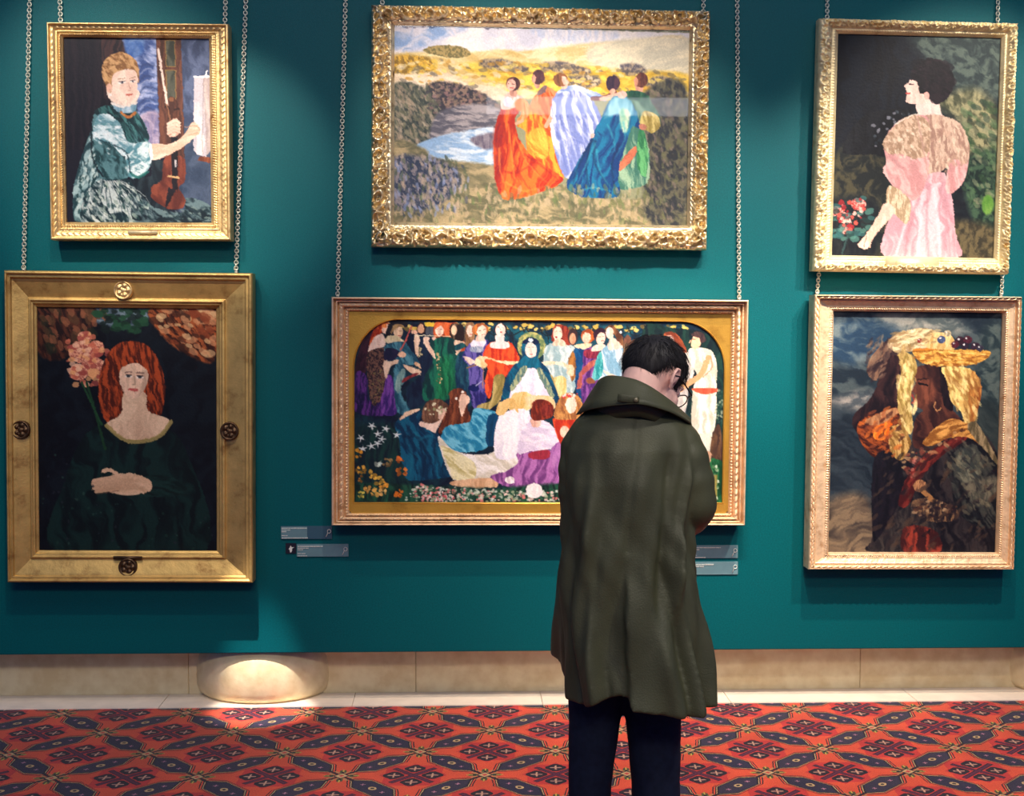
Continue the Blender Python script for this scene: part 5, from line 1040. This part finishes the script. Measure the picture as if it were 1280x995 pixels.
# lower right: figure carrying a basket of fruit
def orn_f(s, t, W): return rope(s, t, .17 * W, .12 * W, .028, .016, 1.6) + bead(s, t, .85 * W, .08 * W, .0105, .009) + (fbm(t * 90, s * 90, 4, 2) - .5) * .002
pr_f = [(0, 0), (0, .080), (.03, .086), (.07, .086), (.085, .060), (.10, .060), (.12, .072), (.24, .072), (.26, .052), (.30, .052), (.33, .062), (.37, .056), (.70, .046), (.74, .050), (.78, .042), (.92, .040), (.95, .032), (1.0, .024), (1.0, .010)]
r6, i6 = picture('framed_painting', 'painting of a figure carrying a fruit basket on the head in a roped gilt frame', [(1016, 368), (1274, 371), (1271, 712), (1013, 712)], (1038, 390, 1248, 690), .086, .024, pr_f, orn_f, G_ROSE, paint_fruit_bearer, cy=-.014)

# ---------------------------------------------------------------- chains
def link_mesh():
    me = bpy.data.meshes.new('chain_link'); vs = []; fs = []; N, n = 20, 6
    L, W_, r = .0010, .0078, .0024
    for i in range(N):
        a = 2 * math.pi * i / N; cx, cz = W_ * math.cos(a), W_ * math.sin(a) + (L if math.sin(a) > 0 else -L) * (1 if abs(math.sin(a)) > 1e-6 else 0)
        d = Vector((math.cos(a), 0, math.sin(a)))
        for k in range(n):
            b = 2 * math.pi * k / n; vs.append((cx + d.x * r * math.cos(b), r * math.sin(b), cz + d.z * r * math.cos(b)))
    for i in range(N):
        for k in range(n): fs.append((i * n + k, i * n + (k + 1) % n, ((i + 1) % N) * n + (k + 1) % n, ((i + 1) % N) * n + k))
    me.from_pydata(vs, [], fs); me.update(); me.polygons.foreach_set('use_smooth', [True] * len(me.polygons)); me.materials.append(M_STEEL)
    return me
LINK = link_mesh()
def chain(p0, p1, label, group='picture chains'):
    """p0 bottom, p1 top; every link its own child"""
    t = thing('hanging_chain', label, 'chain', p0, group=None)
    d = p1 - p0; L = d.length; pitch = .0126; n = int(L / pitch)
    q = Vector((0, 0, 1)).rotation_difference(d.normalized())
    base = bpy.data.objects.new('chain_link', LINK); first = True; far = []
    for i in range(n + 1):
        pos = d.normalized() * (pitch * i + .006); rot = q @ Matrix.Rotation(math.radians(90 if i % 2 else 8), 4, 'Z').to_quaternion()
        if i >= 100: far.append((pos, rot)); continue
        o = base if first else base.copy(); first = False
        COL.objects.link(o); o.parent = t; o.location = pos
        o.rotation_mode = 'QUATERNION'; o.rotation_quaternion = rot
    if far:                                  # the few topmost links of a long chain
        vs = []; fs = []
        for pos, rot in far:
            b0 = len(vs); vs += [pos + rot @ v.co for v in LINK.vertices]; fs += [[b0 + k for k in p.vertices] for p in LINK.polygons]
        o = mesh_obj('chain_links', vs, fs, M_STEEL, t); o['kind'] = 'stuff'
    # eye plate screwed to the frame's upper edge
    bm = bmesh.new(); box(bm, -.007, .007, .002, .006, -.03, .008, .001)
    bm_obj('hanging_plate', bm, M_STEEL, t)
    return t
YC = -.014
def ch(bx, by, tx, ty, label): return chain(at(bx, by, YC), at(tx, ty, YC), label)
ch(29.5, 336, 37, -6, 'chain left of the violin portrait, holding the dark portrait')
ch(295, 337, 307.5, -6, 'chain right of the violin portrait, holding the dark portrait')
ch(422, 369, 432, -6, 'chain left of the meadow scene, holding the long crowded painting')
ch(924, 373, 921.5, -6, 'chain right of the meadow scene, holding the long crowded painting')
ch(1021.5, 366, 1024.5, 332, 'short chain between the two right-hand paintings, at their left corners')
ch(1252, 367, 1253.5, 334, 'short chain between the two right-hand paintings, at their right corners')
ch(76, 34, 74, -22, 'short chain above the violin portrait, near its left corner')
ch(281, 34, 282.5, -22, 'short chain above the violin portrait, near its right corner')
ch(478, 12, 478, -22, 'short chain above the meadow scene, near its left corner')
ch(879, 16, 880, -22, 'short chain above the meadow scene, near its right corner')
ch(1034, 30, 1034, -22, 'short chain above the pink gown portrait, near its left corner')
ch(1247, 33, 1248, -22, 'short chain above the pink gown portrait, near its right corner')

# ---------------------------------------------------------------- wall labels
M_CARD = mat('grey_acrylic_label', srgb(104, 140, 150), .35, noise=.06, nscale=30); M_INK = mat('white_print', srgb(226, 232, 226), .6)
M_CARD_D = mat('dark_acrylic_label', srgb(56, 92, 112), .35)
def sign(x0, y0, x1, y1, label, lines, half=None, group=None):
    c0 = at(x0, y1, -.006); c1 = at(x1, y0, -.006)
    w = c1.x - c0.x; h = c1.z - c0.z; u = w / (x1 - x0)
    t = thing('wall_sign', label, 'sign', ((c0.x + c1.x) / 2, 0, c0.z))
    bm = bmesh.new(); box(bm, -w / 2, w / 2, -.006, 0.0, 0, h, .001); bm_obj('backing', bm, M_CARD_D if half else M_CARD, t, False)
    if half:
        bm = bmesh.new(); box(bm, -w / 2 + .002, -w / 2 + half * u, -.0072, -.0062, .002, h - .002); bm_obj('text_panel', bm, M_CARD, t, False)
    bm = bmesh.new(); rnd = random.Random(int(x0))
    for (ly, length, th) in lines:              # too small to read in the photograph: rows of tiny strokes in word lengths
        x = -w / 2 + 1.2 * u; end = x + length * u
        while x < end:
            ww = min(rnd.uniform(1.5, 4.5) * u, end - x + .001); k = x
            while k < x + ww:
                box(bm, k, k + .0016, -.0085, -.0072, h - ly * u - th * u, h - ly * u); k += .0023
            x += ww + .002
    bm_obj('printed_text', bm, M_INK, t, False)
    bm = bmesh.new(); cx, cz, r = w / 2 - 3.6 * u, h * .60, .0075
    pts = [(cx + r * math.cos(a), -.009, cz + r * 1.1 * math.sin(a)) for a in [math.radians(225 + k * 15) for k in range(24)]]
    pts = [(cx - .014, -.009, cz - .026)] + pts + [(cx - .006, -.009, cz - .008)]
    tube(bm, pts, .0013, 6, up=Vector((0, 1, 0))); bm_obj('audio_symbol', bm, M_INK, t)
    return t
sign(351, 657.5, 415, 674, 'upper of the two wall signs left below the long painting, its right half darker', [(2, 31, 1.3), (4.5, 11, .9), (6.3, 5, 1.3), (11.5, 7, .9), (14.3, 32, 1.2)], half=33)
sign(371, 680, 435.5, 696, 'lower of the two wall signs at the left, beside a small dark picture card', [(2, 31, 1.4), (4.5, 14, 1.), (6.5, 6, 1.), (11.5, 9, .9), (14.2, 11, 1.)])
sign(861, 681.5, 922.5, 698, 'upper of the two wall signs beside the man in the green coat', [(2.4, 38, 1.), (4.8, 12, 1.), (7, 5, 1.4), (12, 8, .9), (14.5, 20, 1.2)])
sign(863, 702, 922.5, 718.5, 'lower of the two wall signs beside the man in the green coat', [(2.6, 27, 1.6), (5.2, 15, 1.3), (12.5, 3, .9), (14.6, 5, 1.3)])
c0 = at(357, 692, -.005); c1 = at(370, 679, -.005)
t = thing('picture_card', 'tiny dark square card with a pale figure beside the lower left sign', 'card', ((c0.x + c1.x) / 2, 0, c0.z))
bm = bmesh.new(); w_ = c1.x - c0.x; h_ = c1.z - c0.z; box(bm, -w_ / 2, w_ / 2, -.005, 0, 0, h_, .0008); bm_obj('card', bm, mat('black_card', srgb(16, 18, 40), .5), t, False)
vs = [(0, -.0058, h_ * .78), (.004, -.0058, h_ * .6), (.016, -.0058, h_ * .62), (.006, -.0058, h_ * .48), (.006, -.0058, h_ * .3), (.002, -.0058, h_ * .12), (-.003, -.0058, h_ * .12), (-.005, -.0058, h_ * .35), (-.010, -.0058, h_ * .45), (-.004, -.0058, h_ * .6)]
bm = bmesh.new(); f = bm.faces.new([bm.verts.new(v) for v in vs]); e = bmesh.ops.extrude_face_region(bm, geom=[f]); bmesh.ops.translate(bm, vec=(0, .0015, 0), verts=[v for v in e['geom'] if isinstance(v, bmesh.types.BMVert)])
bm_obj('pale_figure', bm, M_INK, t, False)
# ---------------------------------------------------------------- the visitor
YP = -2.29
def W(px, py, dy=0.0): return at(px, py, YP + dy)
ROOT = Vector((W(785, 600).x, YP, 0.0))
SKIN_M = mat('skin', srgb(240, 190, 176), .5, noise=.06, nscale=40, spec=.4)
COAT_M = mat('waxed_olive_cotton', srgb(70, 71, 50), .5, noise=.16, nscale=9, bump=.25, bscale=240, spec=.35)
LINING_M = mat('dark_collar_cotton', srgb(40, 44, 38), .6, noise=.12, nscale=20)
TROUSER_M = mat('navy_trouser_cloth', srgb(22, 30, 50), .85, noise=.15, nscale=60, spec=.2)
HAIR_M = mat('black_brown_hair', srgb(22, 18, 22), .62, noise=.3, nscale=200)
SHOE_M = mat('black_leather', srgb(20, 18, 20), .35); RIM_M = mat('black_acetate', srgb(20, 18, 22), .25)

# head frame: turned to the right and bowed
HY, HP = math.radians(47), math.radians(33)
hf = Vector((math.sin(HY) * math.cos(HP), math.cos(HY) * math.cos(HP), -math.sin(HP)))
hr = Vector((math.cos(HY), -math.sin(HY), 0)); hu = hr.cross(hf)
HM = Matrix((hr, hf, hu)).transposed().to_4x4()
HC = W(817, 468, .045)
def hp(r, f, u): return HC + hr * r + hf * f + hu * u
def hand(bm, wrist, d, palm_n, side):
    """palm, four bent fingers of unequal length and a thumb from the palm's side; d = pointing direction"""
    d = d.normalized(); s = d.cross(palm_n).normalized() * side; n = palm_n.normalized()
    tube(bm, [wrist - d * .03, wrist, wrist + d * .03, wrist + d * .065, wrist + d * .088], [(.026, .021), (.027, .020), (.036, .017), (.040, .016), (.037, .013)], 14, up=n)
    for k, (off, ln) in enumerate(((-.029, .066), (-.010, .076), (.010, .071), (.028, .056))):
        b = wrist + d * .080 + s * off; p = [b]; dd = d + s * off * 2.0; a = 0
        for j, fr in enumerate((.42, .32, .26)):
            a += math.radians((16, 26, 20)[j]); v = (dd * math.cos(a) + n * math.sin(a)).normalized(); p.append(p[-1] + v * ln * fr * 1.0)
        tube(bm, p, [.0092, .0086, .0078, .0062], 10, up=n)
        ball(bm, p[-1], .0064, seg=8); ball(bm, p[1], .0090, seg=8)
    b = wrist + d * .022 - s * .026; p = [b, b + (d * .6 - s * .75 + n * .25).normalized() * .030, b + (d * .75 - s * .55 + n * .35).normalized() * .056, b + (d * .9 - s * .35 + n * .4).normalized() * .078]
    tube(bm, p, [.0135, .0115, .0098, .0075], 10, up=n); ball(bm, p[-1], .0076, seg=8)

R_SH, R_EL, R_WR = W(838, 552, .02), W(861, 640, -.02), W(820, 630, .25)
L_SH, L_EL, L_WR = W(736, 552, .02), W(723, 640, .03), W(762, 634, .27)
bm = bmesh.new()
# head
ball(bm, hp(0, -.004, .012), (.073, .083, .086), HM, 24)
ball(bm, hp(0, .030, -.040), (.062, .060, .075), HM, 20)
ball(bm, hp(0, .052, -.090), (.042, .040, .034), HM, 16); ball(bm, hp(0, .078, -.108), .018, HM, 12)
for s in (-1, 1):
    ball(bm, hp(s * .040, .052, -.046), (.022, .028, .024), HM, 12)
    ball(bm, hp(s * .050, .018, -.085), (.018, .040, .022), HM, 12)
    ball(bm, hp(s * .031, .073, -.012), (.015, .012, .011), HM, 10)
    ball(bm, hp(s * .030, .080, .006), (.022, .010, .007), HM, 10)
    # ear: helix, lobe, concha wall
    e = [hp(s * .071, .006, -.022), hp(s * .079, .008, .004), hp(s * .084, -.004, .014), hp(s * .087, -.018, .008), hp(s * .086, -.022, -.010), hp(s * .081, -.014, -.030), hp(s * .074, -.001, -.043)]
    tube(bm, e, [.0045, .005, .005, .0052, .005, .0055, .006], 8)
    ball(bm, hp(s * .077, -.008, -.012), (.005, .014, .022), HM, 12)
tube(bm, [hp(0, .080, .004), hp(0, .096, -.018), hp(0, .110, -.036), hp(0, .092, -.046)], [.009, .010, .013, .010], 10)
for s in (-1, 1): ball(bm, hp(s * .012, .094, -.040), .009, HM, 10)
ball(bm, hp(0, .086, -.068), (.022, .010, .006), HM, 12); ball(bm, hp(0, .084, -.078), (.019, .010, .006), HM, 12)
# neck and trunk
C7 = W(794, 512, -.01)
tube(bm, [C7 + Vector((0, .01, -.08)), C7, C7.lerp(hp(0, -.035, -.055), .55), hp(0, -.030, -.040), hp(0, -.01, 0)], [.075, .060, .056, .056, .05], 20)
ch = Vector((W(784, 600).x, YP + .02, 0))
tube(bm, [ch + Vector((0, -.015, z)) for z in (.80, .92, 1.05, 1.18, 1.30, 1.38, 1.44)], [(.13, .085), (.13, .085), (.11, .075), (.12, .078), (.130, .080), (.120, .070), (.07, .055)], 24)
# arms
for A, B_, C_ in ((R_SH, R_EL, R_WR), (L_SH, L_EL, L_WR)):
    tube(bm, [A + Vector((0, 0, .01)), A.lerp(B_, .5), B_, B_.lerp(C_, .35), C_, C_ + (C_ - B_).normalized() * .02], [.050, .045, .038, .039, .027, .026], 16)
    ball(bm, A, .052); ball(bm, B_, .040)
hand(bm, R_WR, Vector((-.45, .75, .30)), Vector((-.5, -.1, -.2)) + Vector((0, 0, .9)), 1)
hand(bm, L_WR, Vector((.50, .72, .30)), Vector((.5, -.1, -.2)) + Vector((0, 0, .9)), -1)
# legs and feet
HIPL, HIPR = Vector((W(752, 700).x, YP + .02, .86)), Vector((W(816, 700).x, YP + .02, .86))
KNL, KNR = Vector((W(740, 700).x, YP + .01, .48)), Vector((W(823, 700).x, YP + .01, .48))
ANL, ANR = Vector((W(737, 700).x, YP, .09)), Vector((W(828, 700).x, YP, .09))
for H_, K_, A_, s in ((HIPL, KNL, ANL, -1), (HIPR, KNR, ANR, 1)):
    tube(bm, [H_, H_.lerp(K_, .5), K_, K_.lerp(A_, .3) + Vector((0, -.004, 0)), K_.lerp(A_, .75), A_, A_ + Vector((0, 0, -.05))], [.066, .050, .040, .040, .030, .028, .028], 16)
    tube(bm, [A_ + Vector((0, -.04, -.05)), A_ + Vector((0, .03, -.05)), A_ + Vector((s * .03, .15, -.062)), A_ + Vector((s * .035, .17, -.065))], [.028, .034, .026, .015], 14)
bmesh.ops.translate(bm, vec=-ROOT, verts=bm.verts)
person = bm_obj('person', bm, SKIN_M, None, loc=ROOT); remesh(person, .0042, 3)
tag(person, 'person in a long olive-green coat with collar up, head bowed, seen from behind', 'person')
def pt(v): return Vector(v) - ROOT

# trousers
bm = bmesh.new()
for H_, K_, A_, r in ((HIPL, KNL, ANL, (.086, .066, .054, .052, .050)), (HIPR, KNR, ANR, (.088, .070, .061, .058, .054))):
    Pn = []; Rn = []
    for k in range(41):
        t = k / 40; p = H_.lerp(K_, t * 2) if t < .5 else K_.lerp(A_ + Vector((0, 0, -.03)), t * 2 - 1)
        f = t * 4; i = min(int(f), 3); rr = r[i] + (r[i + 1] - r[i]) * (f - i)
        wr = .0012 * math.sin(k * 1.3 + r[0] * 900) + (.003 * math.sin(k * 2.1) if t > .85 else 0)
        Pn.append(pt(p)); Rn.append((rr + wr, rr * 1.08 + wr * .5))
    tube(bm, Pn, Rn, 28)
tube(bm, [pt(ch + Vector((0, -.012, z))) for z in (.78, .86, .94, 1.02)], [(.12, .09), (.145, .100), (.145, .096), (.132, .088)], 28)
tr = bm_obj('trousers', bm, TROUSER_M, person); remesh(tr, .007, 3)
# shoes
for A_, s in ((ANL, -1), (ANR, 1)):
    bm = bmesh.new(); c = pt(A_)
    tube(bm, [c + Vector((0, -.075, -.045)), c + Vector((0, -.055, -.042)), c + Vector((s * .006, .02, -.040)), c + Vector((s * .02, .10, -.052)), c + Vector((s * .032, .16, -.062)), c + Vector((s * .036, .20, -.068))], [(.020, .030), (.038, .040), (.042, .042), (.046, .032), (.044, .024), (.026, .016)], 20)
    tube(bm, [c + Vector((0, -.01, -.05)), c + Vector((0, -.012, .0)), c + Vector((0, -.012, .03))], [.042, .040, .041], 18)
    o = bm_obj('shoe', bm, SHOE_M, person); remesh(o, .005, 3)
    bm = bmesh.new(); n = 36; ring = []
    prof = []
    for k in range(n):
        a = 2 * math.pi * k / n; y = .062 + .142 * math.cos(a); wv = .046 * (1 - .12 * math.cos(a)) * abs(math.sin(a)) ** .8 * (1 if math.sin(a) > 0 else -1)
        prof.append((c.x + wv + s * max(0, y) * .16, c.y + y))
    lo = [bm.verts.new((x, y, 0.001)) for x, y in prof]; hi = [bm.verts.new((x, y, .022)) for x, y in prof]
    bm.faces.new(lo[::-1]); bm.faces.new(hi)
    for k in range(n): bm.faces.new((lo[k], lo[(k + 1) % n], hi[(k + 1) % n], hi[k]))
    bm_obj('sole', bm, SHOE_M, o)

# coat: one loft for the body, two for the sleeves, fused
TAB = [(500, 764, 824, .070, .010), (507, 746, 838, .088, .012), (517, 729, 850, .104, .014), (535, 714, 861, .120, .012), (560, 706, 867, .134, .006), (600, 703, 866, .143, .0), (650, 703, 864, .146, -.004), (700, 702, 865, .152, -.006), (750, 700, 870, .166, -.006), (800, 701, 878, .184, -.004), (840, 705, 884, .202, .0), (864, 707, 887, .212, .0)]
ZT_ = [W(700, t[0]).z for t in TAB]
def ring(z):
    for i in range(len(TAB) - 1):
        if z >= ZT_[i + 1] or i == len(TAB) - 2:
            f = (ZT_[i] - z) / (ZT_[i] - ZT_[i + 1]); f = max(0, min(1, f)); a, b = TAB[i], TAB[i + 1]
            v = [a[k] + (b[k] - a[k]) * f for k in range(5)]
            xl, xr = W(v[1], v[0]).x, W(v[2], v[0]).x
            return (xl + xr) / 2, (xr - xl) / 2, v[3], v[4]
def sstep(a, b, x):
    t = max(0., min(1., (x - a) / (b - a))); return t * t * (3 - 2 * t)
def seam_phi(z):                      # the back seam drifts to the left towards the hem
    t = (ZT_[0] - z) / (ZT_[0] - ZT_[-1]); return math.radians(272 - 14 * t)
PLEATS = [(144, 14, .078, 1.0), (174, 8, -.030, 1.0), (195, 7, .010, 1.0), (213, 5, -.022, .8), (229, 7, .022, .9), (245, 4.5, -.016, .7), (281, 6, .018, .9), (293, 4, -.022, .9), (305, 6, .026, 1.0), (320, 4.5, -.026, .8), (335, 6, .026, 1.), (350, 5, -.02, .9), (8, 7, .02, 1.), (60, 10, -.01, 1.), (100, 12, .02, 1.)]
def coat_pt(phi, z, inner=0.0):
    cx, a, b, dy = ring(z); t = max(0, (ZT_[0] - z) / (ZT_[0] - ZT_[-1]))
    e = 2 / 2.35; c, s = math.cos(phi), math.sin(phi)
    ex = math.copysign(abs(c) ** e, c); ey = math.copysign(abs(s) ** e, s)
    d = 0; g = math.degrees(phi) % 360
    for (p0, w, amp, k) in PLEATS:
        q = (g - p0 - 7 * math.sin(z * 5 + p0) + 180) % 360 - 180
        d += amp * sstep(.22 * k, 1.0, t) * math.exp(-(q / w) ** 2)
    # diagonal drag folds from the right armpit and across the waist
    q = (g - (322 - 60 * (1.36 - z)) + 180) % 360 - 180; d += .020 * math.exp(-(q / 4.5) ** 2) * sstep(1.40, 1.30, z) * sstep(.85, 1.1, z)
    q = (g - (300 - 40 * (1.36 - z)) + 180) % 360 - 180; d -= .016 * math.exp(-(q / 5) ** 2) * sstep(1.42, 1.32, z) * sstep(.8, 1.1, z)
    q = (g - (225 + 10 * math.sin(z * 6)) + 180) % 360 - 180; d += .012 * math.exp(-(q / 7) ** 2) * sstep(1.42, 1.30, z)
    d += .0050 * (math.sin(g * .11 + z * 17) + math.sin(g * .23 - z * 23) * .7) * sstep(0.02, .3, t)
    d += .003 * math.sin(z * 60 + g * .25) * math.exp(-((z - 1.12) / .12) ** 2) * (1 if 290 < g < 350 else .4)
    sp = math.degrees(seam_phi(z)); q = (g - sp + 180) % 360 - 180
    d -= .005 * math.exp(-(q / 1.6) ** 2) * (1 if z > 1.12 else 0)
    vent = sstep(1.14, .98, z)
    d -= .022 * vent * (1 - sstep(-1.0, 1.0, q)) * sstep(-30, -8, q)
    r = 1.0
    return Vector((cx + ex * (a + (d - inner) * .9), YP + dy + ey * (b + d - inner), z))
def hem_z(g):
    q = (g - math.degrees(seam_phi(.75)) + 180) % 360 - 180
    return ZT_[-1] + .030 * (1 - sstep(-1, 1, q)) * sstep(-40, -8, q) + .006 * math.sin(math.radians(g) * 3 + 1) + .050 * math.exp(-((g - 148) / 24) ** 2) - .012 * math.exp(-((g - 300) / 30) ** 2)
bm = bmesh.new(); NA, NR = 200, 120; rings = []
ztop = ZT_[0]
for inner in (0, 1):
    rr = range(NR + 1) if not inner else range(NR, NR - 40, -1)
    for i in rr:
        ringv = []
        for k in range(NA):
            g = 360 * k / NA; zb = hem_z(g); z = ztop + (zb - ztop) * (i / NR)
            ringv.append(bm.verts.new(pt(coat_pt(math.radians(g), z, .018 if inner else 0))))
        rings.append(ringv)
for i in range(len(rings) - 1):
    for k in range(NA): bm.faces.new((rings[i][k], rings[i][(k + 1) % NA], rings[i + 1][(k + 1) % NA], rings[i + 1][k]))
bm.faces.new(rings[0][::-1]); bm.faces.new(rings[-1])
def sleeve(P, Rr, seed):
    rnd = random.Random(seed); Pn = []; Rn = []
    for i in range(len(P) - 1):
        for j in range(12):
            t = j / 12; p0 = P[max(i - 1, 0)]; p1 = P[i]; p2 = P[i + 1]; p3 = P[min(i + 2, len(P) - 1)]
            q = .5 * ((2 * p1) + (p2 - p0) * t + (2 * p0 - 5 * p1 + 4 * p2 - p3) * t * t + (3 * p1 - p0 - 3 * p2 + p3) * t ** 3)
            r = Rr[i] + (Rr[i + 1] - Rr[i]) * t; u = i + t
            r += .0022 * math.sin(u * 9 + seed) * min(1, u / 1.2)
            Pn.append(pt(q)); Rn.append(r)
    Pn.append(pt(P[-1])); Rn.append(Rr[-1]); tube(bm, Pn, Rn, 28)
sleeve([W(822, 534, .015), W(843, 562, .0), W(857, 600, -.02), W(863, 634, -.015), W(850, 642, .09), W(824, 634, .22)], [.060, .078, .074, .066, .058, .046], 1)
sleeve([W(748, 534, .02), W(733, 562, .01), W(727, 600, .0), W(725, 636, .03), W(736, 645, .12), W(760, 637, .24)], [.058, .068, .062, .052, .052, .044], 5)
coat = bm_obj('coat', bm, COAT_M, person); remesh(coat, .0052, 5, .5)

# collar, turned up: stand and leaf as one folded band, with its tab and button
CB = [((732, 518, .10), (735, 502, .115)), ((733, 517, .03), (744, 486, .05)), ((748, 510, -.06), (757, 471, -.035)), ((775, 505, -.100), (786, 473, -.070)), ((800, 504, -.112), (808, 481, -.080)), ((825, 512, -.095), (831, 496, -.060)), ((842, 522, -.05), (846, 509, -.02)), ((853, 531, .0), (861, 524, .015)), ((846, 534, .09), (850, 522, .10))]
def cr(L, t):
    n = len(L) - 1; i = min(int(t * n), n - 1); f = t * n - i
    p0, p1, p2, p3 = L[max(i - 1, 0)], L[i], L[i + 1], L[min(i + 2, n)]
    return .5 * ((2 * p1) + (p2 - p0) * f + (2 * p0 - 5 * p1 + 4 * p2 - p3) * f * f + (3 * p1 - p0 - 3 * p2 + p3) * f ** 3)
base = [W(*c[0]) for c in CB]; top = [W(*c[1]) for c in CB]; cen = W(795, 500, .0)
vs = []; fs = []; NC = 90; rows = 12
for k in range(NC + 1):
    t = k / NC; b = cr(base, t); u = cr(top, t); out = Vector((b.x - cen.x, b.y - cen.y, 0)).normalized(); up = u - b
    inner_low = b - out * .012 - Vector((0, 0, .035))
    col = [inner_low, b - out * .010, b + up * .5 - out * .008, b + up * .9 - out * .004, u + Vector((0, 0, .002)), u + out * .006, b + up * .85 + out * .010, b + up * .55 + out * .014, b + up * .25 + out * .020, b + out * .026 - up * .02, b + out * .022 - up * .05, b + out * .012 + up * .02]
    vs.extend([pt(v) for v in col])
for k in range(NC):
    for j in range(rows - 1): fs.append((k * rows + j, k * rows + j + 1, (k + 1) * rows + j + 1, (k + 1) * rows + j))
collar = mesh_obj('collar', vs, fs, COAT_M, person)
sm = collar.modifiers.new('thickness', 'SOLIDIFY'); sm.thickness = .004
collar['label'] = 'wide coat collar turned up around the neck'
bm = bmesh.new()
P0, P1 = W(772, 497, -.132), W(799, 500, -.136)
tube(bm, [pt(P0), pt(P0.lerp(P1, .3)), pt(P0.lerp(P1, .7)), pt(P1)], [(.010, .003), (.011, .003), (.011, .003), (.008, .003)], 12, up=Vector((0, 1, 0))); tb = bm_obj('collar_tab', bm, COAT_M, collar)
bm = bmesh.new(); r_ = bmesh.ops.create_cone(bm, cap_ends=True, segments=24, radius1=.0062, radius2=.0055, depth=.003)
bmesh.ops.rotate(bm, matrix=Matrix.Rotation(math.pi / 2, 3, 'X'), verts=bm.verts); bmesh.ops.translate(bm, vec=pt(W(795, 500, -.141)), verts=bm.verts)
bm_obj('button', bm, mat('brown_button', srgb(120, 110, 84), .3), collar)

# hair: a close cap and many tapered locks combed from the crown
def hairline(r, f, u):                    # >0 where hair grows, in the head's own metres
    back = -.062 - .014 * (1 if f < -.03 else 0)
    line = back + max(0, (f + .005)) * 1.0 if f < .03 else .0
    if f > .03: line = .010 + (f - .03) * .75
    if abs(r) > .045 and -.034 < f < .020: line = max(line, .020)
    if abs(r) > .045 and f <= -.034: line = max(line, .02 - (-.034 - f) * 3)
    if abs(r) > .05 and .020 <= f < .036: line = -.030
    return u - line
bm = bmesh.new(); res = bmesh.ops.create_uvsphere(bm, u_segments=64, v_segments=40, radius=1.0)
for v in res['verts']:
    d = v.co.copy(); p = Vector((d.x * .073, -.004 + d.y * .083, .012 + d.z * .086)); k = sstep(-.004, .010, hairline(p.x, p.y, p.z))
    low = sstep(.03, -.05, p.z); thick = (-.006 + k * (.006 + .009 * (1 - .6 * low)))
    p += d.normalized() * thick; v.co = pt(hp(*p))
hair = bm_obj('hair', bm, HAIR_M, person); rnd = random.Random(3)
vs = []; fs = []; cnt = 0
crown = Vector((0.01, -.062, .075))
while cnt < 5200:
    d = Vector((rnd.gauss(0, 1), rnd.gauss(0, 1), rnd.gauss(0, 1))).normalized(); p = Vector((d.x * .073, -.004 + d.y * .083, .012 + d.z * .086)); hl = hairline(p.x, p.y, p.z)
    if hl < .0: continue
    cnt += 1; low = sstep(.03, -.05, p.z); thick = .008 * (1 - .6 * low) * min(1, hl / .01)
    fl = p - crown; fl -= d * fl.dot(d); fl = (fl.normalized() if fl.length > .01 else Vector((0, 1, 0))) + Vector((rnd.uniform(-.5, .5), rnd.uniform(-.5, .5), rnd.uniform(-.35, .35)))
    L = (.026 * (1 - .72 * low) + .005) * rnd.uniform(.7, 1.25); sd = d.cross(fl).normalized(); b0 = len(vs); wv = .0011 * (1 - .35 * low)
    q = p + d * thick * rnd.uniform(.3, 1.0); lift = rnd.uniform(.1, .42) * (1 - .7 * low)
    for j in range(4):
        t = j / 3; c = q + fl * (L * t) + d * (L * (lift * t - .75 * t * t * .8)); ww = wv * (1 - t * .9)
        for (a_, b_2) in ((1, 0), (-.5, .87), (-.5, -.87)): vs.append(pt(hp(*(c + sd * (ww * a_) + d * (ww * b_2)))))
    for j in range(3):
        for m_ in range(3): fs.append((b0 + j * 3 + m_, b0 + j * 3 + (m_ + 1) % 3, b0 + j * 3 + 3 + (m_ + 1) % 3, b0 + j * 3 + 3 + m_))
lk = mesh_obj('hair_lock', vs, fs, HAIR_M, hair); lk['kind'] = 'stuff'
# eyebrows and eyes
for s in (-1, 1):
    bm = bmesh.new(); ball(bm, pt(hp(s * .031, .080, -.012)), .0105, None, 14); bm_obj('eye', bm, mat('eye_white', srgb(220, 215, 208), .2), person)
# glasses
bm = bmesh.new()
for s in (-1, 1):
    pts = [pt(hp(s * .034 + .024 * math.cos(a), .104 - .006 * abs(math.cos(a)) * (1 if s * math.cos(a) > 0 else 0), -.020 + .019 * math.sin(a))) for a in [2 * math.pi * k / 24 for k in range(25)]]
    tube(bm, pts, .0016, 8, caps=False)
    tube(bm, [pt(hp(s * .058, .098, -.010)), pt(hp(s * .074, .090, -.008)), pt(hp(s * .080, .04, -.004)), pt(hp(s * .081, .006, .0)), pt(hp(s * .082, -.018, -.012))], .0018, 8)
tube(bm, [pt(hp(-.011, .106, -.014)), pt(hp(0, .109, -.010)), pt(hp(.011, .106, -.014))], .0016, 8)
gl = bm_obj('glasses', bm, RIM_M, person)
bm = bmesh.new()
for s in (-1, 1):
    c = [pt(hp(s * .034 + .023 * math.cos(a), .103, -.020 + .018 * math.sin(a))) for a in [2 * math.pi * k / 24 for k in range(24)]]
    f = bm.faces.new([bm.verts.new(v) for v in c]); e = bmesh.ops.extrude_face_region(bm, geom=[f]); bmesh.ops.translate(bm, vec=hf * .0012, verts=[v for v in e['geom'] if isinstance(v, bmesh.types.BMVert)])
bm_obj('lenses', bm, M_GLASS, gl, False)
